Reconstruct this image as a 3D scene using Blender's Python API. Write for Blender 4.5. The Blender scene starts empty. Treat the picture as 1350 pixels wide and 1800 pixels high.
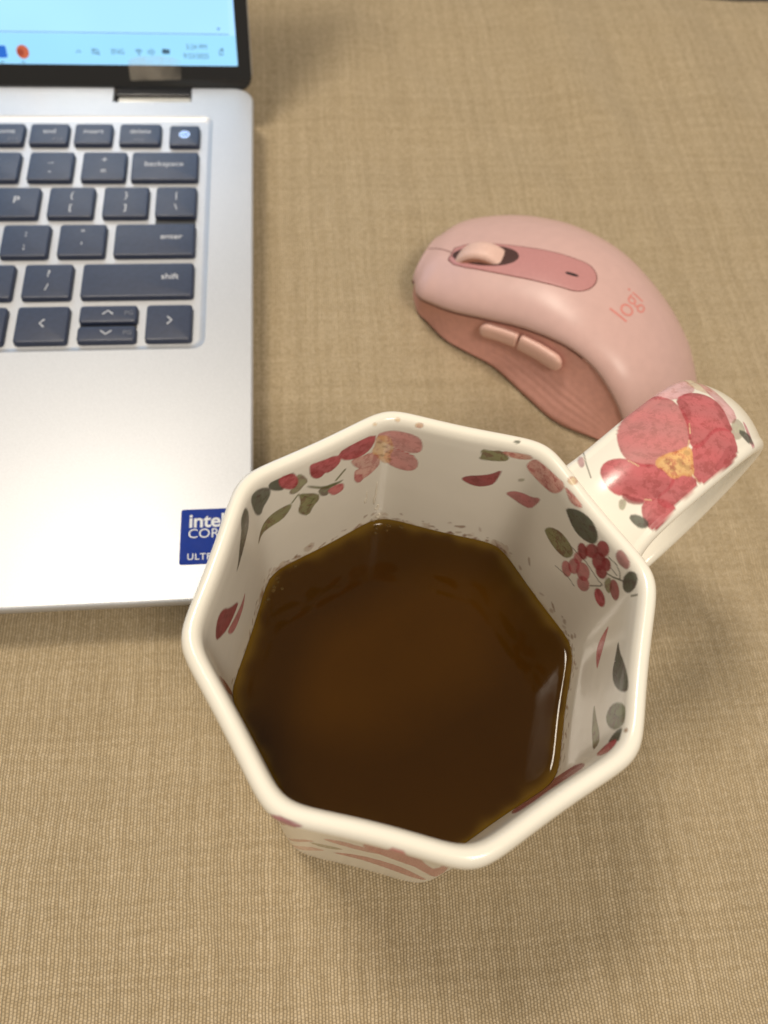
import bpy, bmesh, math, random
import numpy as np
from mathutils import Vector, Matrix
from mathutils.bvhtree import BVHTree

random.seed(7)
rng = np.random.default_rng(11)
MM = 0.001
scene = bpy.context.scene
COL = scene.collection

# ------------------------------------------------------------------ camera
cam_data = bpy.data.cameras.new('camera')
cam = bpy.data.objects.new('camera', cam_data)
COL.objects.link(cam)
cam_data.sensor_fit = 'VERTICAL'
cam_data.sensor_height = 36.0
cam_data.sensor_width = 27.0
cam_data.lens = 1393.5 / 1800 * 36.0
cam_data.clip_start = 0.005
cam_data.clip_end = 50
PITCH, YAW, ROLL, HEIGHT = math.radians(62.42), math.radians(-10.88), math.radians(7.44), 223.36
def camera_axes():
    cp, sp = math.cos(PITCH), math.sin(PITCH)
    z = Matrix.Rotation(YAW, 3, 'Z')
    f, u, r = z @ Vector((0, cp, -sp)), z @ Vector((0, sp, cp)), z @ Vector((1, 0, 0))
    c, s = math.cos(ROLL), math.sin(ROLL)
    return c * r + s * u, -s * r + c * u, f
_r, _u, _f = camera_axes()
cam.matrix_world = Matrix(((_r.x, _u.x, -_f.x, 0), (_r.y, _u.y, -_f.y, 0), (_r.z, _u.z, -_f.z, HEIGHT * MM), (0, 0, 0, 1)))
cam_data.dof.use_dof = True
cam_data.dof.focus_distance = 0.172
cam_data.dof.aperture_fstop = 15.5
scene.camera = cam

# ------------------------------------------------------------------ light
world = bpy.data.worlds.new('World')
scene.world = world
world.use_nodes = True
bg = world.node_tree.nodes['Background']
bg.inputs[0].default_value = (1.0, 0.90, 0.76, 1)
bg.inputs[1].default_value = 0.34

def area_light(name, loc, target, size, power, color):
    d = bpy.data.lights.new(name, 'AREA')
    d.shape = 'RECTANGLE'
    d.size, d.size_y = size
    d.energy = power
    d.color = color
    o = bpy.data.objects.new(name, d)
    COL.objects.link(o)
    o.location = loc
    o.rotation_euler = (Vector(target) - Vector(loc)).to_track_quat('-Z', 'Y').to_euler()
    return o
area_light('ceiling_lamp', (-0.42, 0.64, 1.60), (0.02, 0.12, 0), (0.34, 0.34), 14.5, (1.0, 0.89, 0.74))
area_light('ceiling_lamp', (0.42, -0.82, 1.50), (0.02, 0.12, 0), (0.36, 0.36), 13.0, (1.0, 0.89, 0.75))

scene.view_settings.view_transform = 'Standard'
scene.view_settings.look = 'None'
scene.view_settings.exposure = 0.12
scene.view_settings.gamma = 1.0
scene.view_settings.use_curve_mapping = False
scene.cycles.max_bounces = 10
scene.cycles.use_denoising = True

# ------------------------------------------------------------------ node helpers
def new_mat(name):
    m = bpy.data.materials.new(name)
    m.use_nodes = True
    nt = m.node_tree
    return m, nt, nt.nodes['Principled BSDF']
class NB:
    """small node-building helper"""
    def __init__(self, nt): self.nt = nt
    def n(self, t, **kw):
        x = self.nt.nodes.new(t)
        for k, v in kw.items(): setattr(x, k, v)
        return x
    def put(self, sock, v):
        if hasattr(v, 'is_output') or isinstance(v, bpy.types.NodeSocket): self.nt.links.new(v, sock)
        else: sock.default_value = v
    def math(self, op, a, b=None, c=None, clamp=False):
        x = self.n('ShaderNodeMath', operation=op, use_clamp=clamp)
        self.put(x.inputs[0], a)
        if b is not None: self.put(x.inputs[1], b)
        if c is not None: self.put(x.inputs[2], c)
        return x.outputs[0]
    def noise(self, vec, scale, detail=2.0, rough=0.5, out='Fac', dims='3D'):
        x = self.n('ShaderNodeTexNoise', noise_dimensions=dims)
        if vec is not None: self.put(x.inputs['Vector'], vec)
        x.inputs['Scale'].default_value = scale
        x.inputs['Detail'].default_value = detail
        x.inputs['Roughness'].default_value = rough
        return x.outputs[out]
    def mix(self, fac, a, b, blend='MIX'):
        x = self.n('ShaderNodeMix', data_type='RGBA', blend_type=blend)
        self.put(x.inputs[0], fac); self.put(x.inputs[6], a); self.put(x.inputs[7], b)
        return x.outputs[2]
    def ramp(self, fac, stops):
        x = self.n('ShaderNodeValToRGB')
        el = x.color_ramp.elements
        while len(el) < len(stops): el.new(0.5)
        for e, (p, c) in zip(el, stops): e.position = p; e.color = c if len(c) == 4 else (*c, 1)
        self.put(x.inputs[0], fac)
        return x.outputs[0]
    def maprange(self, v, a, b, c, d):
        x = self.n('ShaderNodeMapRange')
        for i, q in enumerate((v, a, b, c, d)): self.put(x.inputs[i], q)
        return x.outputs[0]
    def bump(self, h, strength, dist):
        x = self.n('ShaderNodeBump')
        x.inputs['Strength'].default_value = strength
        x.inputs['Distance'].default_value = dist
        self.put(x.inputs['Height'], h)
        return x.outputs[0]
    def coords(self, which='Object'): return self.n('ShaderNodeTexCoord').outputs[which]
    def attr(self, name):
        x = self.n('ShaderNodeAttribute'); x.attribute_name = name
        return x
def srgb(r, g, b):
    f = lambda c: c / 12.92 if c <= 0.04045 else ((c + 0.055) / 1.055) ** 2.4
    return (f(r / 255), f(g / 255), f(b / 255))
def simple(name, rgb, rough=0.5, metal=0.0, spec=0.5, noise=0.06, nscale=900, bump=0.0, bscale=4000, coat=0.0, emit=None, estr=0.0):
    m, nt, b = new_mat(name)
    k = NB(nt)
    co = k.coords()
    fac = k.noise(co, nscale, 3)
    lo = tuple(c * (1 - noise) for c in rgb) + (1,)
    hi = tuple(min(1, c * (1 + noise)) for c in rgb) + (1,)
    nt.links.new(k.ramp(fac, [(0.3, lo), (0.7, hi)]), b.inputs['Base Color'])
    rr = k.maprange(k.noise(co, nscale * 0.3, 2), 0.3, 0.7, rough * 0.92, min(1, rough * 1.08))
    nt.links.new(rr, b.inputs['Roughness'])
    b.inputs['Metallic'].default_value = metal
    b.inputs['Specular IOR Level'].default_value = spec
    b.inputs['Coat Weight'].default_value = coat
    b.inputs['Coat Roughness'].default_value = 0.08
    if bump: nt.links.new(k.bump(k.noise(co, bscale, 2), bump, 0.00005), b.inputs['Normal'])
    if emit is not None:
        b.inputs['Emission Color'].default_value = (*emit, 1)
        b.inputs['Emission Strength'].default_value = estr
    return m

# ------------------------------------------------------------------ mesh helpers (all in millimetres)
def mesh_obj(name, verts, faces, mat, parent=None, smooth=True, sharp=None):
    me = bpy.data.meshes.new(name)
    v = np.asarray(verts, dtype=float) * MM
    me.from_pydata(v.tolist(), [], [tuple(int(i) for i in f) for f in faces])
    me.validate()
    if smooth:
        me.polygons.foreach_set('use_smooth', [True] * len(me.polygons))
        if sharp is not None: me.set_sharp_from_angle(angle=math.radians(sharp))
    me.update()
    o = bpy.data.objects.new(name, me)
    COL.objects.link(o)
    if mat is not None: me.materials.append(mat)
    if parent is not None: o.parent = parent
    return o
def thing(name, label, cat, loc=(0, 0, 0), rz=0.0, group=None):
    o = bpy.data.objects.new(name, None)
    o.empty_display_size = 0.02
    COL.objects.link(o)
    o.location = Vector(loc) * MM
    o.rotation_euler = (0, 0, rz)
    o['label'] = label
    o['category'] = cat
    if group: o['group'] = group
    return o
def rounded_rect(x0, y0, x1, y1, r, n=6):
    pts = []
    for cx, cy, a in ((x1 - r, y1 - r, 0), (x0 + r, y1 - r, 90), (x0 + r, y0 + r, 180), (x1 - r, y0 + r, 270)):
        for i in range(n + 1):
            t = math.radians(a + 90 * i / n)
            pts.append((cx + r * math.cos(t), cy + r * math.sin(t)))
    return pts
def loft(rings, cap0=True, cap1=True, closed=True):
    """rings: list of equal-length lists of xyz"""
    n = len(rings[0])
    V = [p for r in rings for p in r]
    F = []
    for i in range(len(rings) - 1):
        for j in range(n if closed else n - 1):
            k = (j + 1) % n
            F.append((i * n + j, i * n + k, (i + 1) * n + k, (i + 1) * n + j))
    if cap0: F.append(tuple(reversed(range(n))))
    if cap1: F.append(tuple(range((len(rings) - 1) * n, len(rings) * n)))
    return V, F
def slab(x0, y0, x1, y1, z0, z1, r=1.0, bev=0.3, n=5):
    """rounded-corner block with softened top and bottom edges"""
    R = []
    for ins, z in ((bev, z0), (bev * .3, z0 + bev * .3), (0, z0 + bev), (0, z1 - bev), (bev * .3, z1 - bev * .3), (bev, z1)):
        R.append([(x, y, z) for x, y in rounded_rect(x0 + ins, y0 + ins, x1 - ins, y1 - ins, max(r - ins, .05), n)])
    return loft(R)
def text_mesh(name, body, size, mat, parent, M, bold=0.0, spacing=1.0, extrude=0.02, align='CENTER', xs=1.0):
    """flat print: letters of 'size' mm placed by matrix M (mm)"""
    c = bpy.data.curves.new(name, 'FONT')
    c.body = body
    c.size = size
    c.align_x = align
    c.align_y = 'CENTER'
    c.offset = bold
    c.space_character = spacing
    c.extrude = extrude
    c.resolution_u = 4
    t = bpy.data.objects.new(name + '_tmp', c)
    COL.objects.link(t)
    dg = bpy.context.evaluated_depsgraph_get()
    me = bpy.data.meshes.new_from_object(t.evaluated_get(dg))
    bpy.data.objects.remove(t)
    bpy.data.curves.remove(c)
    me.name = name
    me.transform(Matrix.Scale(MM, 4) @ M @ Matrix.Diagonal((xs, 1, 1, 1)))
    me.materials.clear()
    me.materials.append(mat)
    o = bpy.data.objects.new(name, me)
    COL.objects.link(o)
    o.parent = parent
    return o
def stroke(pts, w, z=0.0, h=0.03):
    """flat line mark in the xy plane as a thin strip"""
    V, F = [], []
    P = [Vector((*p, 0)) for p in pts]
    for i, p in enumerate(P):
        a = P[max(0, i - 1)]; b = P[min(len(P) - 1, i + 1)]
        d = (b - a).normalized(); nn = Vector((-d.y, d.x, 0)) * w / 2
        V += [(p + nn)[:2] + (z,), (p - nn)[:2] + (z,)]
    for i in range(len(P) - 1): F.append((2 * i, 2 * i + 1, 2 * i + 3, 2 * i + 2))
    return [tuple(v) for v in V], F
def join(*vf):
    V, F = [], []
    for v, f in vf:
        o = len(V); V += list(v); F += [tuple(i + o for i in g) for g in f]
    return V, F
def catmull(pts, n):
    P = np.asarray(pts, float)
    d = np.r_[0, np.cumsum(np.linalg.norm(np.diff(P, axis=0), axis=1) ** .5)]
    # natural-ish cubic Hermite through chord-length parameters
    m = np.gradient(P, d, axis=0)
    x = np.linspace(0, d[-1], n)
    i = np.clip(np.searchsorted(d, x, side='right') - 1, 0, len(d) - 2)
    h = (d[i + 1] - d[i]); t = ((x - d[i]) / h)[:, None]; h = h[:, None]
    return (2 * t**3 - 3 * t**2 + 1) * P[i] + (t**3 - 2 * t**2 + t) * h * m[i] + (-2 * t**3 + 3 * t**2) * P[i + 1] + (t**3 - t**2) * h * m[i + 1]
def resample(P, step=None, n=None):
    P = np.asarray(P, float)
    d = np.r_[0, np.cumsum(np.linalg.norm(np.diff(P, axis=0), axis=1))]
    if n is None: n = max(2, int(round(d[-1] / step)) + 1)
    x = np.linspace(0, d[-1], n)
    return np.stack([np.interp(x, d, P[:, k]) for k in range(P.shape[1])], 1)

# ------------------------------------------------------------------ the tablecloth
def cloth_material():
    m, nt, b = new_mat('linen_weave')
    k = NB(nt)
    co = k.coords('Object')
    # slow wander of the threads
    wob = k.noise(co, 26, 2, .5, 'Color')
    wob2 = k.noise(co, 260, 1, .5, 'Color')
    def vm(op, a, c):
        x = k.n('ShaderNodeVectorMath', operation=op); k.put(x.inputs[0], a); k.put(x.inputs[1], c); return x.outputs[0]
    w1 = vm('MULTIPLY', vm('SUBTRACT', wob, (.5, .5, .5)), (.0030, .0030, 0))
    w2 = vm('MULTIPLY', vm('SUBTRACT', wob2, (.5, .5, .5)), (.00064, .00064, 0))
    p = vm('ADD', vm('ADD', co, w1), w2)
    sep = k.n('ShaderNodeSeparateXYZ'); k.put(sep.inputs[0], p)
    PX, PY = 0.00084, 0.00076
    u = k.math('DIVIDE', sep.outputs[0], PX)
    v = k.math('DIVIDE', sep.outputs[1], PY)
    cu, cv = k.math('FLOOR', u), k.math('FLOOR', v)
    # warp columns of beads, every other column shifted by half a bead
    par = k.math('MULTIPLY', k.math('MODULO', k.math('ABSOLUTE', cu), 2.0), 0.5)
    vs = k.math('ADD', v, par)
    cvs = k.math('FLOOR', vs)
    fu = k.math('ABSOLUTE', k.math('SINE', k.math('MULTIPLY', u, math.pi)))
    fv = k.math('ABSOLUTE', k.math('SINE', k.math('MULTIPLY', vs, math.pi)))
    def wn(vec):
        x = k.n('ShaderNodeTexWhiteNoise', noise_dimensions='3D'); k.put(x.inputs['Vector'], vec); return x.outputs['Value']
    def comb(a, c, d=0.0):
        x = k.n('ShaderNodeCombineXYZ'); k.put(x.inputs[0], a); k.put(x.inputs[1], c); k.put(x.inputs[2], d); return x.outputs[0]
    bead = wn(comb(cu, cvs, 1.0))
    colr = wn(comb(cu, 0.0, 2.0))
    rowr = wn(comb(0.0, cvs, 3.0))
    # slubs: long stretched variation along the threads in both directions
    st1 = k.noise(comb(k.math('MULTIPLY', u, .55), k.math('MULTIPLY', v, .03)), 1.0, 3, .6)
    st2 = k.noise(comb(k.math('MULTIPLY', u, .03), k.math('MULTIPLY', v, .45), 4.0), 1.0, 3, .6)
    h = k.math('MULTIPLY', k.math('POWER', fu, .8), k.math('ADD', k.math('MULTIPLY', k.math('POWER', fv, .7), .62), .38))
    h = k.math('MULTIPLY', h, k.maprange(bead, 0, 1, .6, 1.15))
    tone = k.math('ADD', k.math('ADD', .125, k.math('MULTIPLY', bead, .22)), k.math('MULTIPLY', colr, .14))
    tone = k.math('ADD', tone, k.math('MULTIPLY', rowr, .10))
    tone = k.math('ADD', tone, k.math('MULTIPLY', st1, .30))
    tone = k.math('ADD', tone, k.math('MULTIPLY', st2, .27))
    thread = k.ramp(tone, [(0.28, (*srgb(166, 147, 115), 1)), (0.62, (*srgb(193, 174, 141), 1)), (0.9, (*srgb(216, 197, 165), 1))])
    gap = k.math('SUBTRACT', 1.0, k.maprange(h, 0.05, .6, 0.0, 1.0))
    colmix = k.mix(k.math('MULTIPLY', gap, .6), thread, (*srgb(102, 84, 58), 1))
    nt.links.new(colmix, b.inputs['Base Color'])
    b.inputs['Roughness'].default_value = 0.85
    b.inputs['Specular IOR Level'].default_value = 0.2
    b.inputs['Sheen Weight'].default_value = 0.12
    b.inputs['Sheen Roughness'].default_value = 0.5
    nt.links.new(k.bump(h, 0.9, 0.00045), b.inputs['Normal'])
    return m
M_CLOTH = cloth_material()
def gauss(x, s): return np.exp(-(x / s) ** 2)
xs = np.linspace(-460, 420, 221)
ys = np.r_[np.linspace(-160, 391, 139)]
X, Y = np.meshgrid(xs, ys)
def cloth_h(X, Y):
    f = np.clip((Y - 235) / 90, 0, 1); f = f * f * (3 - 2 * f)
    fr = np.clip((X + 8) / 40, 0, 1)
    z = 5.0 * gauss(X - (128 - .12 * (Y - 300)), 16) * f
    z += 3.0 * gauss(X - (182 - .05 * (Y - 300)), 22) * f
    z += 2.6 * gauss(X - (12 + .25 * (Y - 300)), 11) * f * fr
    z += 1.2 * gauss((Y - 372) - .1 * (X - 180), 9) * np.clip((X - 110) / 60, 0, 1)
    # faint slack in the cloth, none of it under the things that press it flat
    ss = lambda q: np.clip(q, 0, 1) ** 2 * (3 - 2 * np.clip(q, 0, 1))
    free = np.maximum(ss((X + 6) / 30), ss((70 - Y) / 30)) * ss((np.hypot(X - 20, Y - 50) - 47) / 22) * ss((np.hypot(X - 86, Y - 180) - 62) / 22)
    wv = .55 * np.sin(X * .085 + Y * .05 + 1.2 * np.sin(Y * .021)) + .6 * np.sin(Y * .11 - X * .028 + .9 * np.sin(X * .03)) + .35 * np.sin(X * .19 + Y * .13)
    z += (wv + 1.3) * .62 * free
    return z
Z = cloth_h(X, Y)
# the far edge turns over the side of the table
edge_rows = []
for i in range(1, 15):
    a = math.radians(min(90, i * 15))
    yy, zz = 391 + 2.5 * math.sin(a), -2.5 * (1 - math.cos(a))
    if i > 6: zz -= (i - 6) * 12
    edge_rows.append((yy, zz))
V = [(x, y, z) for x, y, z in zip(X.ravel(), Y.ravel(), Z.ravel())]
for yy, zz in edge_rows: V += [(x, yy, zz + z0) for x, z0 in zip(xs, Z[-1])]
nx, ny = len(xs), len(ys) + len(edge_rows)
F = [(j * nx + i, j * nx + i + 1, (j + 1) * nx + i + 1, (j + 1) * nx + i) for j in range(ny - 1) for i in range(nx - 1)]
cloth = mesh_obj('tablecloth', V, F, M_CLOTH)
cloth['label'] = 'beige woven linen tablecloth spread under laptop, mouse and mug'
cloth['category'] = 'tablecloth'
V, F = slab(-455, -155, 415, 390.5, -28, -0.6, 3, 1)
table = mesh_obj('table_top', V, F, simple('table_wood', (.10, .06, .035), .5))
table['kind'] = 'structure'
V, F = slab(-2500, -2500, 2500, 2500, -745, -735, 5, 1)
floor = mesh_obj('floor', V, F, simple('floor_boards', (.05, .038, .028), .5, noise=.3, nscale=6))
floor['kind'] = 'structure'

# print outlines on the glaze: kind, colour, points (mm along the surface), opacity or line width
PRINT = {
  'body': [
    ('poly', 'pink', [(3.18, 105.45), (0.34, 105.2), (256.11, 105.34), (252.56, 105.74), (251.29, 107.05), (250.86, 109.68), (251.33, 111.61), (253.21, 112.71), (255.54, 112.38), (257.09, 111.48), (1.55, 108.43)], 0.8),
    ('poly', 'pink', [(257.11, 111.83), (254.87, 112.74), (252.47, 113.55), (251.19, 115.46), (251.26, 118.3), (252.81, 120.31), (255.58, 120.36), (258.12, 118.46), (1.17, 114.36)], 0.8),
    ('poly', 'pale', [(4.19, 111.4), (6.12, 111.43), (9.51, 110.49), (8.68, 113.21), (6.67, 116.41), (8.23, 115.73), (8.35, 118.12), (8.07, 120.55), (6.84, 122.46), (5.65, 121.31), (4.29, 121.15), (2.3, 119.32), (1.5, 117.29), (2.25, 113.2)], 0.9),
    ('poly', 'rose', [(8.36, 117.79), (8.07, 120.55), (6.84, 122.46), (5.65, 121.31), (6.54, 118.66)], 0.6),
    ('poly', 'yellow', [(3.03, 106.03), (1.29, 106.34), (258.29, 107.54), (257.68, 110.08), (257.22, 112.39), (258.01, 114.8), (257.49, 117.88), (0.59, 117.96), (2.02, 114.85), (4.02, 111.52), (3.16, 109.19)], 0.7),
    ('poly', 'coffee', [(1.62, 109.18), (1.84, 109.28), (2.23, 108.97), (2.58, 108.53), (2.76, 108.13), (2.55, 108.06), (2.14, 108.35), (1.69, 108.82)], 0.6),
    ('poly', 'coffee', [(0.14, 111.39), (0.31, 111.48), (0.72, 111.34), (1.08, 110.95), (1.25, 110.59), (1.04, 110.48), (0.62, 110.7), (0.29, 111.08)], 0.6),
    ('poly', 'coffee', [(257.92, 113.86), (258.07, 113.97), (258.29, 113.87), (0.28, 113.5), (0.39, 113.15), (0.25, 113.04), (258.29, 113.18), (258.02, 113.5)], 0.6),
    ('poly', 'coffee', [(0.59, 114.81), (0.78, 114.92), (1.22, 114.75), (1.58, 114.27), (1.74, 113.9), (1.55, 113.82), (1.11, 113.99), (0.73, 114.43)], 0.6),
    ('poly', 'coffee', [(257.36, 116.6), (257.56, 116.75), (257.98, 116.66), (258.29, 116.35), (258.29, 115.98), (258.25, 115.82), (257.9, 115.96), (257.53, 116.25)], 0.6),
    ('line', 'rose', [(257.11, 111.83), (254.87, 112.74), (252.47, 113.55)], 0.2),
    ('poly', 'rose', [(19.34, 104.82), (17.36, 105.19), (12.82, 105.74), (11.95, 108.02), (12.83, 109.91), (15, 111.1), (16.09, 110.28), (17.21, 111.5), (18.61, 110.82), (19.58, 108.73), (19.66, 105.89)], 1.0),
    ('poly', 'red', [(19.47, 106), (17.47, 108.04), (16.09, 110.28), (17.21, 111.5), (18.61, 110.82), (19.58, 108.73)], 0.55),
    ('poly', 'rose', [(12.83, 105.27), (8.88, 104.72), (3.28, 105), (3.32, 107.47), (4.42, 110.05), (6.48, 111.1), (9.17, 110.49), (11.73, 108.62)], 1.0),
    ('poly', 'olive', [(22.69, 106.19), (21.54, 106.95), (20.18, 110.64), (21.45, 111.46), (22.58, 113.02), (24.32, 113.12), (24.93, 111.43), (23.1, 110.15)], 0.9),
    ('poly', 'green', [(29.18, 104.82), (26.84, 104.81), (23.22, 104.9), (23.77, 105.6), (26.39, 104.87), (26.91, 106.66), (25.84, 109.7), (27.43, 108.97), (29.13, 106.95)], 1.0),
    ('poly', 'rose', [(26.46, 104.57), (23.4, 104.98), (22.63, 107.61), (22.7, 109.91), (24.15, 111.12), (26.13, 109.03), (26.95, 106.32)], 1.0),
    ('poly', 'sage', [(20.75, 112.11), (16.18, 116.37), (12.81, 116.89), (11.11, 117.27), (12.81, 117.84), (16.21, 117.24), (19.79, 113.76)], 0.9),
    ('line', 'sage', [(10.96, 113.15), (13.22, 115.74)], 0.7),
    ('poly', 'sage', [(17.83, 116.17), (14.74, 116.28), (12.43, 117.21), (15.46, 118.16), (15.28, 120.59), (16.96, 119.79), (17.68, 117.91)], 0.9),
    ('poly', 'pink', [(15.46, 118.16), (12.81, 117.84), (11.26, 118.84), (11.24, 121.47), (12.42, 122.09), (13.95, 122.05), (15.17, 119.69)], 1.0),
    ('poly', 'olive', [(22.78, 114.03), (17.86, 117.71), (17.76, 120.78), (19.29, 122.15), (20.72, 125.7), (22.67, 123.29), (23.17, 121.23), (22.31, 118.31), (22.5, 115.54)], 1.0),
    ('line', 'sage', [(21.97, 115.36), (19.94, 118.31), (18.84, 119.56), (20.7, 120.31)], 0.3),
    ('line', 'sage', [(19.17, 118.9), (20.83, 122.89)], 0.3),
    ('poly', 'olive', [(24.52, 116.77), (25.19, 119.16), (27.35, 121.93), (30.47, 122.18), (33.24, 121.64), (35.31, 123.54), (34.48, 121.55), (32.51, 118.69), (29.97, 117.31), (27, 116.64)], 1.0),
    ('line', 'sage', [(22.78, 114.19), (24.51, 116.59)], 0.5),
    ('poly', 'green', [(33.68, 104.05), (31.14, 104.58), (29.09, 106.26), (29.17, 108.76), (30.25, 110.71), (31.42, 111.83), (32.36, 113.96), (33.82, 111.86), (34.43, 107.35), (34.4, 105.21)], 0.95),
    ('line', 'stem', [(33.54, 105.27), (31.56, 106.82), (31.67, 109.56), (29.88, 108.69)], 0.35),
    ('poly', 'green', [(36.67, 103.99), (36.31, 106.9), (37.37, 110.28), (39.62, 111.41), (42.61, 112.24), (44.95, 112.65), (47.39, 112.86), (45.24, 111.44), (43.24, 108.68), (40.88, 106.3), (39.73, 103.98), (37.97, 103.74)], 0.95),
    ('poly', 'red', [(55.11, 113.3), (53.46, 117.34), (49.34, 122.95), (52.19, 123.02), (56.59, 121.71), (60.37, 117.36), (60.89, 115.01), (59.15, 112.07), (57.09, 111.35)], 1.0),
    ('poly', 'rose', [(45.91, 125.67), (47.99, 128.38), (50.74, 128.88), (53.85, 128.41), (55.56, 126.86), (56.65, 123.82), (56.23, 122.68), (53.71, 124.1), (51.05, 125.25), (48.01, 126.16)], 0.85),
    ('poly', 'red', [(66.95, 120.64), (64.7, 131.88), (63.94, 144.46), (64.54, 145.69), (66.47, 135.35), (74.07, 103.96)], 1.0),
    ('poly', 'olive', [(238.26, 105.29), (236.02, 105.32), (234.09, 104.54), (231.95, 106.17), (232.15, 107.62), (233.6, 108.29), (236.04, 108.86), (238.11, 108.96), (237.67, 107.54)], 1.0),
    ('poly', 'peach', [(234.04, 104.73), (231.01, 104.36), (227.07, 103.8), (227.92, 105.29), (230.53, 106.2), (232.37, 105.74)], 1.0),
    ('poly', 'pale', [(227.66, 106.2), (226.76, 104.09), (224.27, 104.17), (221.34, 103.77), (217.73, 103), (218.03, 105.56), (219.16, 107.98), (220.89, 109.2), (223.99, 109.8), (226.53, 109.04), (227.62, 107.7)], 1.0),
    ('poly', 'pale', [(217.92, 103.39), (215.03, 102.91), (211.76, 102.92), (213.07, 104.32), (214.95, 104.95), (216.22, 104.24)], 1.0),
    ('poly', 'red', [(240.7, 118.34), (239.39, 116.6), (236.57, 115.41), (234.27, 113.97), (232.49, 111.5), (232.52, 113.53), (233.04, 117.62), (234.42, 119.21), (236.52, 120.24), (238.86, 119.65)], 1.0),
    ('poly', 'rose', [(229.74, 120.51), (228.41, 118.69), (226.2, 117.7), (223.68, 116.58), (221.62, 113.86), (221.65, 115.89), (222.8, 120.51), (225.46, 122.05), (227.75, 121.57)], 0.85),
    ('poly', 'olive', [(228.31, 113.5), (227.19, 112.21), (226.93, 112.88), (227.81, 114.06)], 0.6),
    ('poly', 'olive', [(216.94, 120.88), (215.79, 117.88), (213.18, 115.62), (210.38, 115.44), (208.17, 116.42), (207.78, 118.57), (208.82, 121.3), (211.33, 122.35), (213.82, 122.3), (215.82, 121.72)], 1.0),
    ('line', 'sage', [(216.32, 120.21), (212.3, 118.84), (208.31, 118.64)], 0.2),
    ('poly', 'olive', [(198.64, 114.37), (198.39, 111.4), (196.77, 113.11), (195.97, 115.76), (197.37, 116.12)], 0.9),
    ('poly', 'rose', [(206.38, 122.08), (205.86, 123.04), (205.62, 124.17), (205.65, 125.25), (205.94, 126.15), (206.56, 126.54), (207.25, 126.41), (207.89, 125.8), (208.38, 124.84), (208.68, 123.64), (208.62, 122.57), (208.23, 121.76), (207.67, 121.35), (207.01, 121.49)], 0.82),
    ('poly', 'rose', [(205.01, 118.53), (204.66, 119.67), (204.55, 120.95), (204.77, 122.18), (205.25, 123.01), (205.86, 123.37), (206.51, 123.16), (207.08, 122.35), (207.43, 121.23), (207.47, 119.92), (207.25, 118.7), (206.79, 117.89), (206.18, 117.55), (205.55, 117.77)], 0.82),
    ('poly', 'rose', [(205.57, 115.37), (205.3, 116.21), (205.26, 117.15), (205.43, 117.99), (205.74, 118.65), (206.26, 118.93), (206.71, 118.76), (207.11, 118.23), (207.39, 117.36), (207.43, 116.39), (207.24, 115.53), (206.92, 114.9), (206.43, 114.7), (205.98, 114.82)], 0.82),
    ('poly', 'rose', [(202.77, 116.38), (202.13, 117.36), (201.82, 118.67), (201.81, 120.03), (202.2, 121.23), (202.91, 121.97), (203.75, 122.08), (204.53, 121.58), (205.15, 120.57), (205.47, 119.23), (205.45, 117.9), (205.05, 116.72), (204.34, 116.09), (203.55, 115.95)], 0.82),
    ('poly', 'rose', [(201.23, 119.86), (200.69, 120.59), (200.38, 121.61), (200.36, 122.87), (200.66, 123.94), (201.21, 124.77), (201.96, 125.06), (202.66, 124.81), (203.23, 124.03), (203.58, 122.94), (203.54, 121.69), (203.23, 120.64), (202.66, 119.86), (201.92, 119.57)], 0.82),
    ('line', 'stem', [(209.72, 127.2), (205.57, 125.73), (203.3, 126.26)], 0.3),
    ('line', 'stem', [(209.54, 116.01), (204.34, 115.21), (199.58, 116.26), (198.51, 115.9), (198.63, 116.99), (200.47, 120.49)], 0.32),
    ('line', 'stem', [(201.16, 107.1), (198.97, 106.58), (197.24, 107.5), (196.23, 109.12)], 0.32),
    ('line', 'stem', [(199.47, 111.81), (197.69, 110.52), (195.65, 108.18)], 0.45),
    ('line', 'stem', [(199.32, 109.13), (197.41, 109.1)], 0.3),
    ('poly', 'green', [(214.97, 107.89), (212.73, 104.92), (210.39, 103.61), (207.9, 103.47), (205.77, 104.75), (205, 107.04), (205.85, 108.88), (208.32, 110.39), (211.02, 110.42), (213.27, 109.15)], 1.0),
    ('line', 'stem', [(214.67, 107.81), (210.03, 106.75), (205.65, 108.22)], 0.3),
    ('line', 'stem', [(212.51, 107.45), (210.77, 104.53)], 0.25),
    ('line', 'stem', [(210.47, 108.77), (211.77, 108.85)], 0.25),
    ('line', 'stem', [(210.03, 106.75), (207.69, 104.45)], 0.25),
    ('line', 'stem', [(208.22, 107.25), (206.15, 105.37)], 0.25),
    ('line', 'stem', [(207.91, 108.97), (210.2, 109.84)], 0.25),
    ('poly', 'red', [(205.72, 111.82), (205.16, 112.62), (204.92, 113.63), (204.92, 114.66), (205.18, 115.38), (205.71, 115.75), (206.41, 115.65), (207.12, 115.09), (207.61, 114.25), (207.89, 113.18), (207.84, 112.2), (207.53, 111.5), (207.03, 111.15), (206.38, 111.24)], 1.0),
    ('poly', 'red', [(203.7, 108.57), (203.42, 109.49), (203.38, 110.69), (203.65, 111.84), (204.18, 112.68), (204.77, 113.11), (205.41, 113.06), (205.9, 112.47), (206.25, 111.44), (206.2, 110.29), (205.91, 109.12), (205.4, 108.28), (204.79, 107.91), (204.22, 107.95)], 1.0),
    ('poly', 'red', [(202.36, 104.84), (201.85, 105.59), (201.62, 106.64), (201.74, 107.72), (202.15, 108.63), (202.68, 109.11), (203.42, 109.14), (203.98, 108.67), (204.44, 107.8), (204.64, 106.7), (204.57, 105.64), (204.21, 104.89), (203.58, 104.45), (202.96, 104.44)], 1.0),
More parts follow.
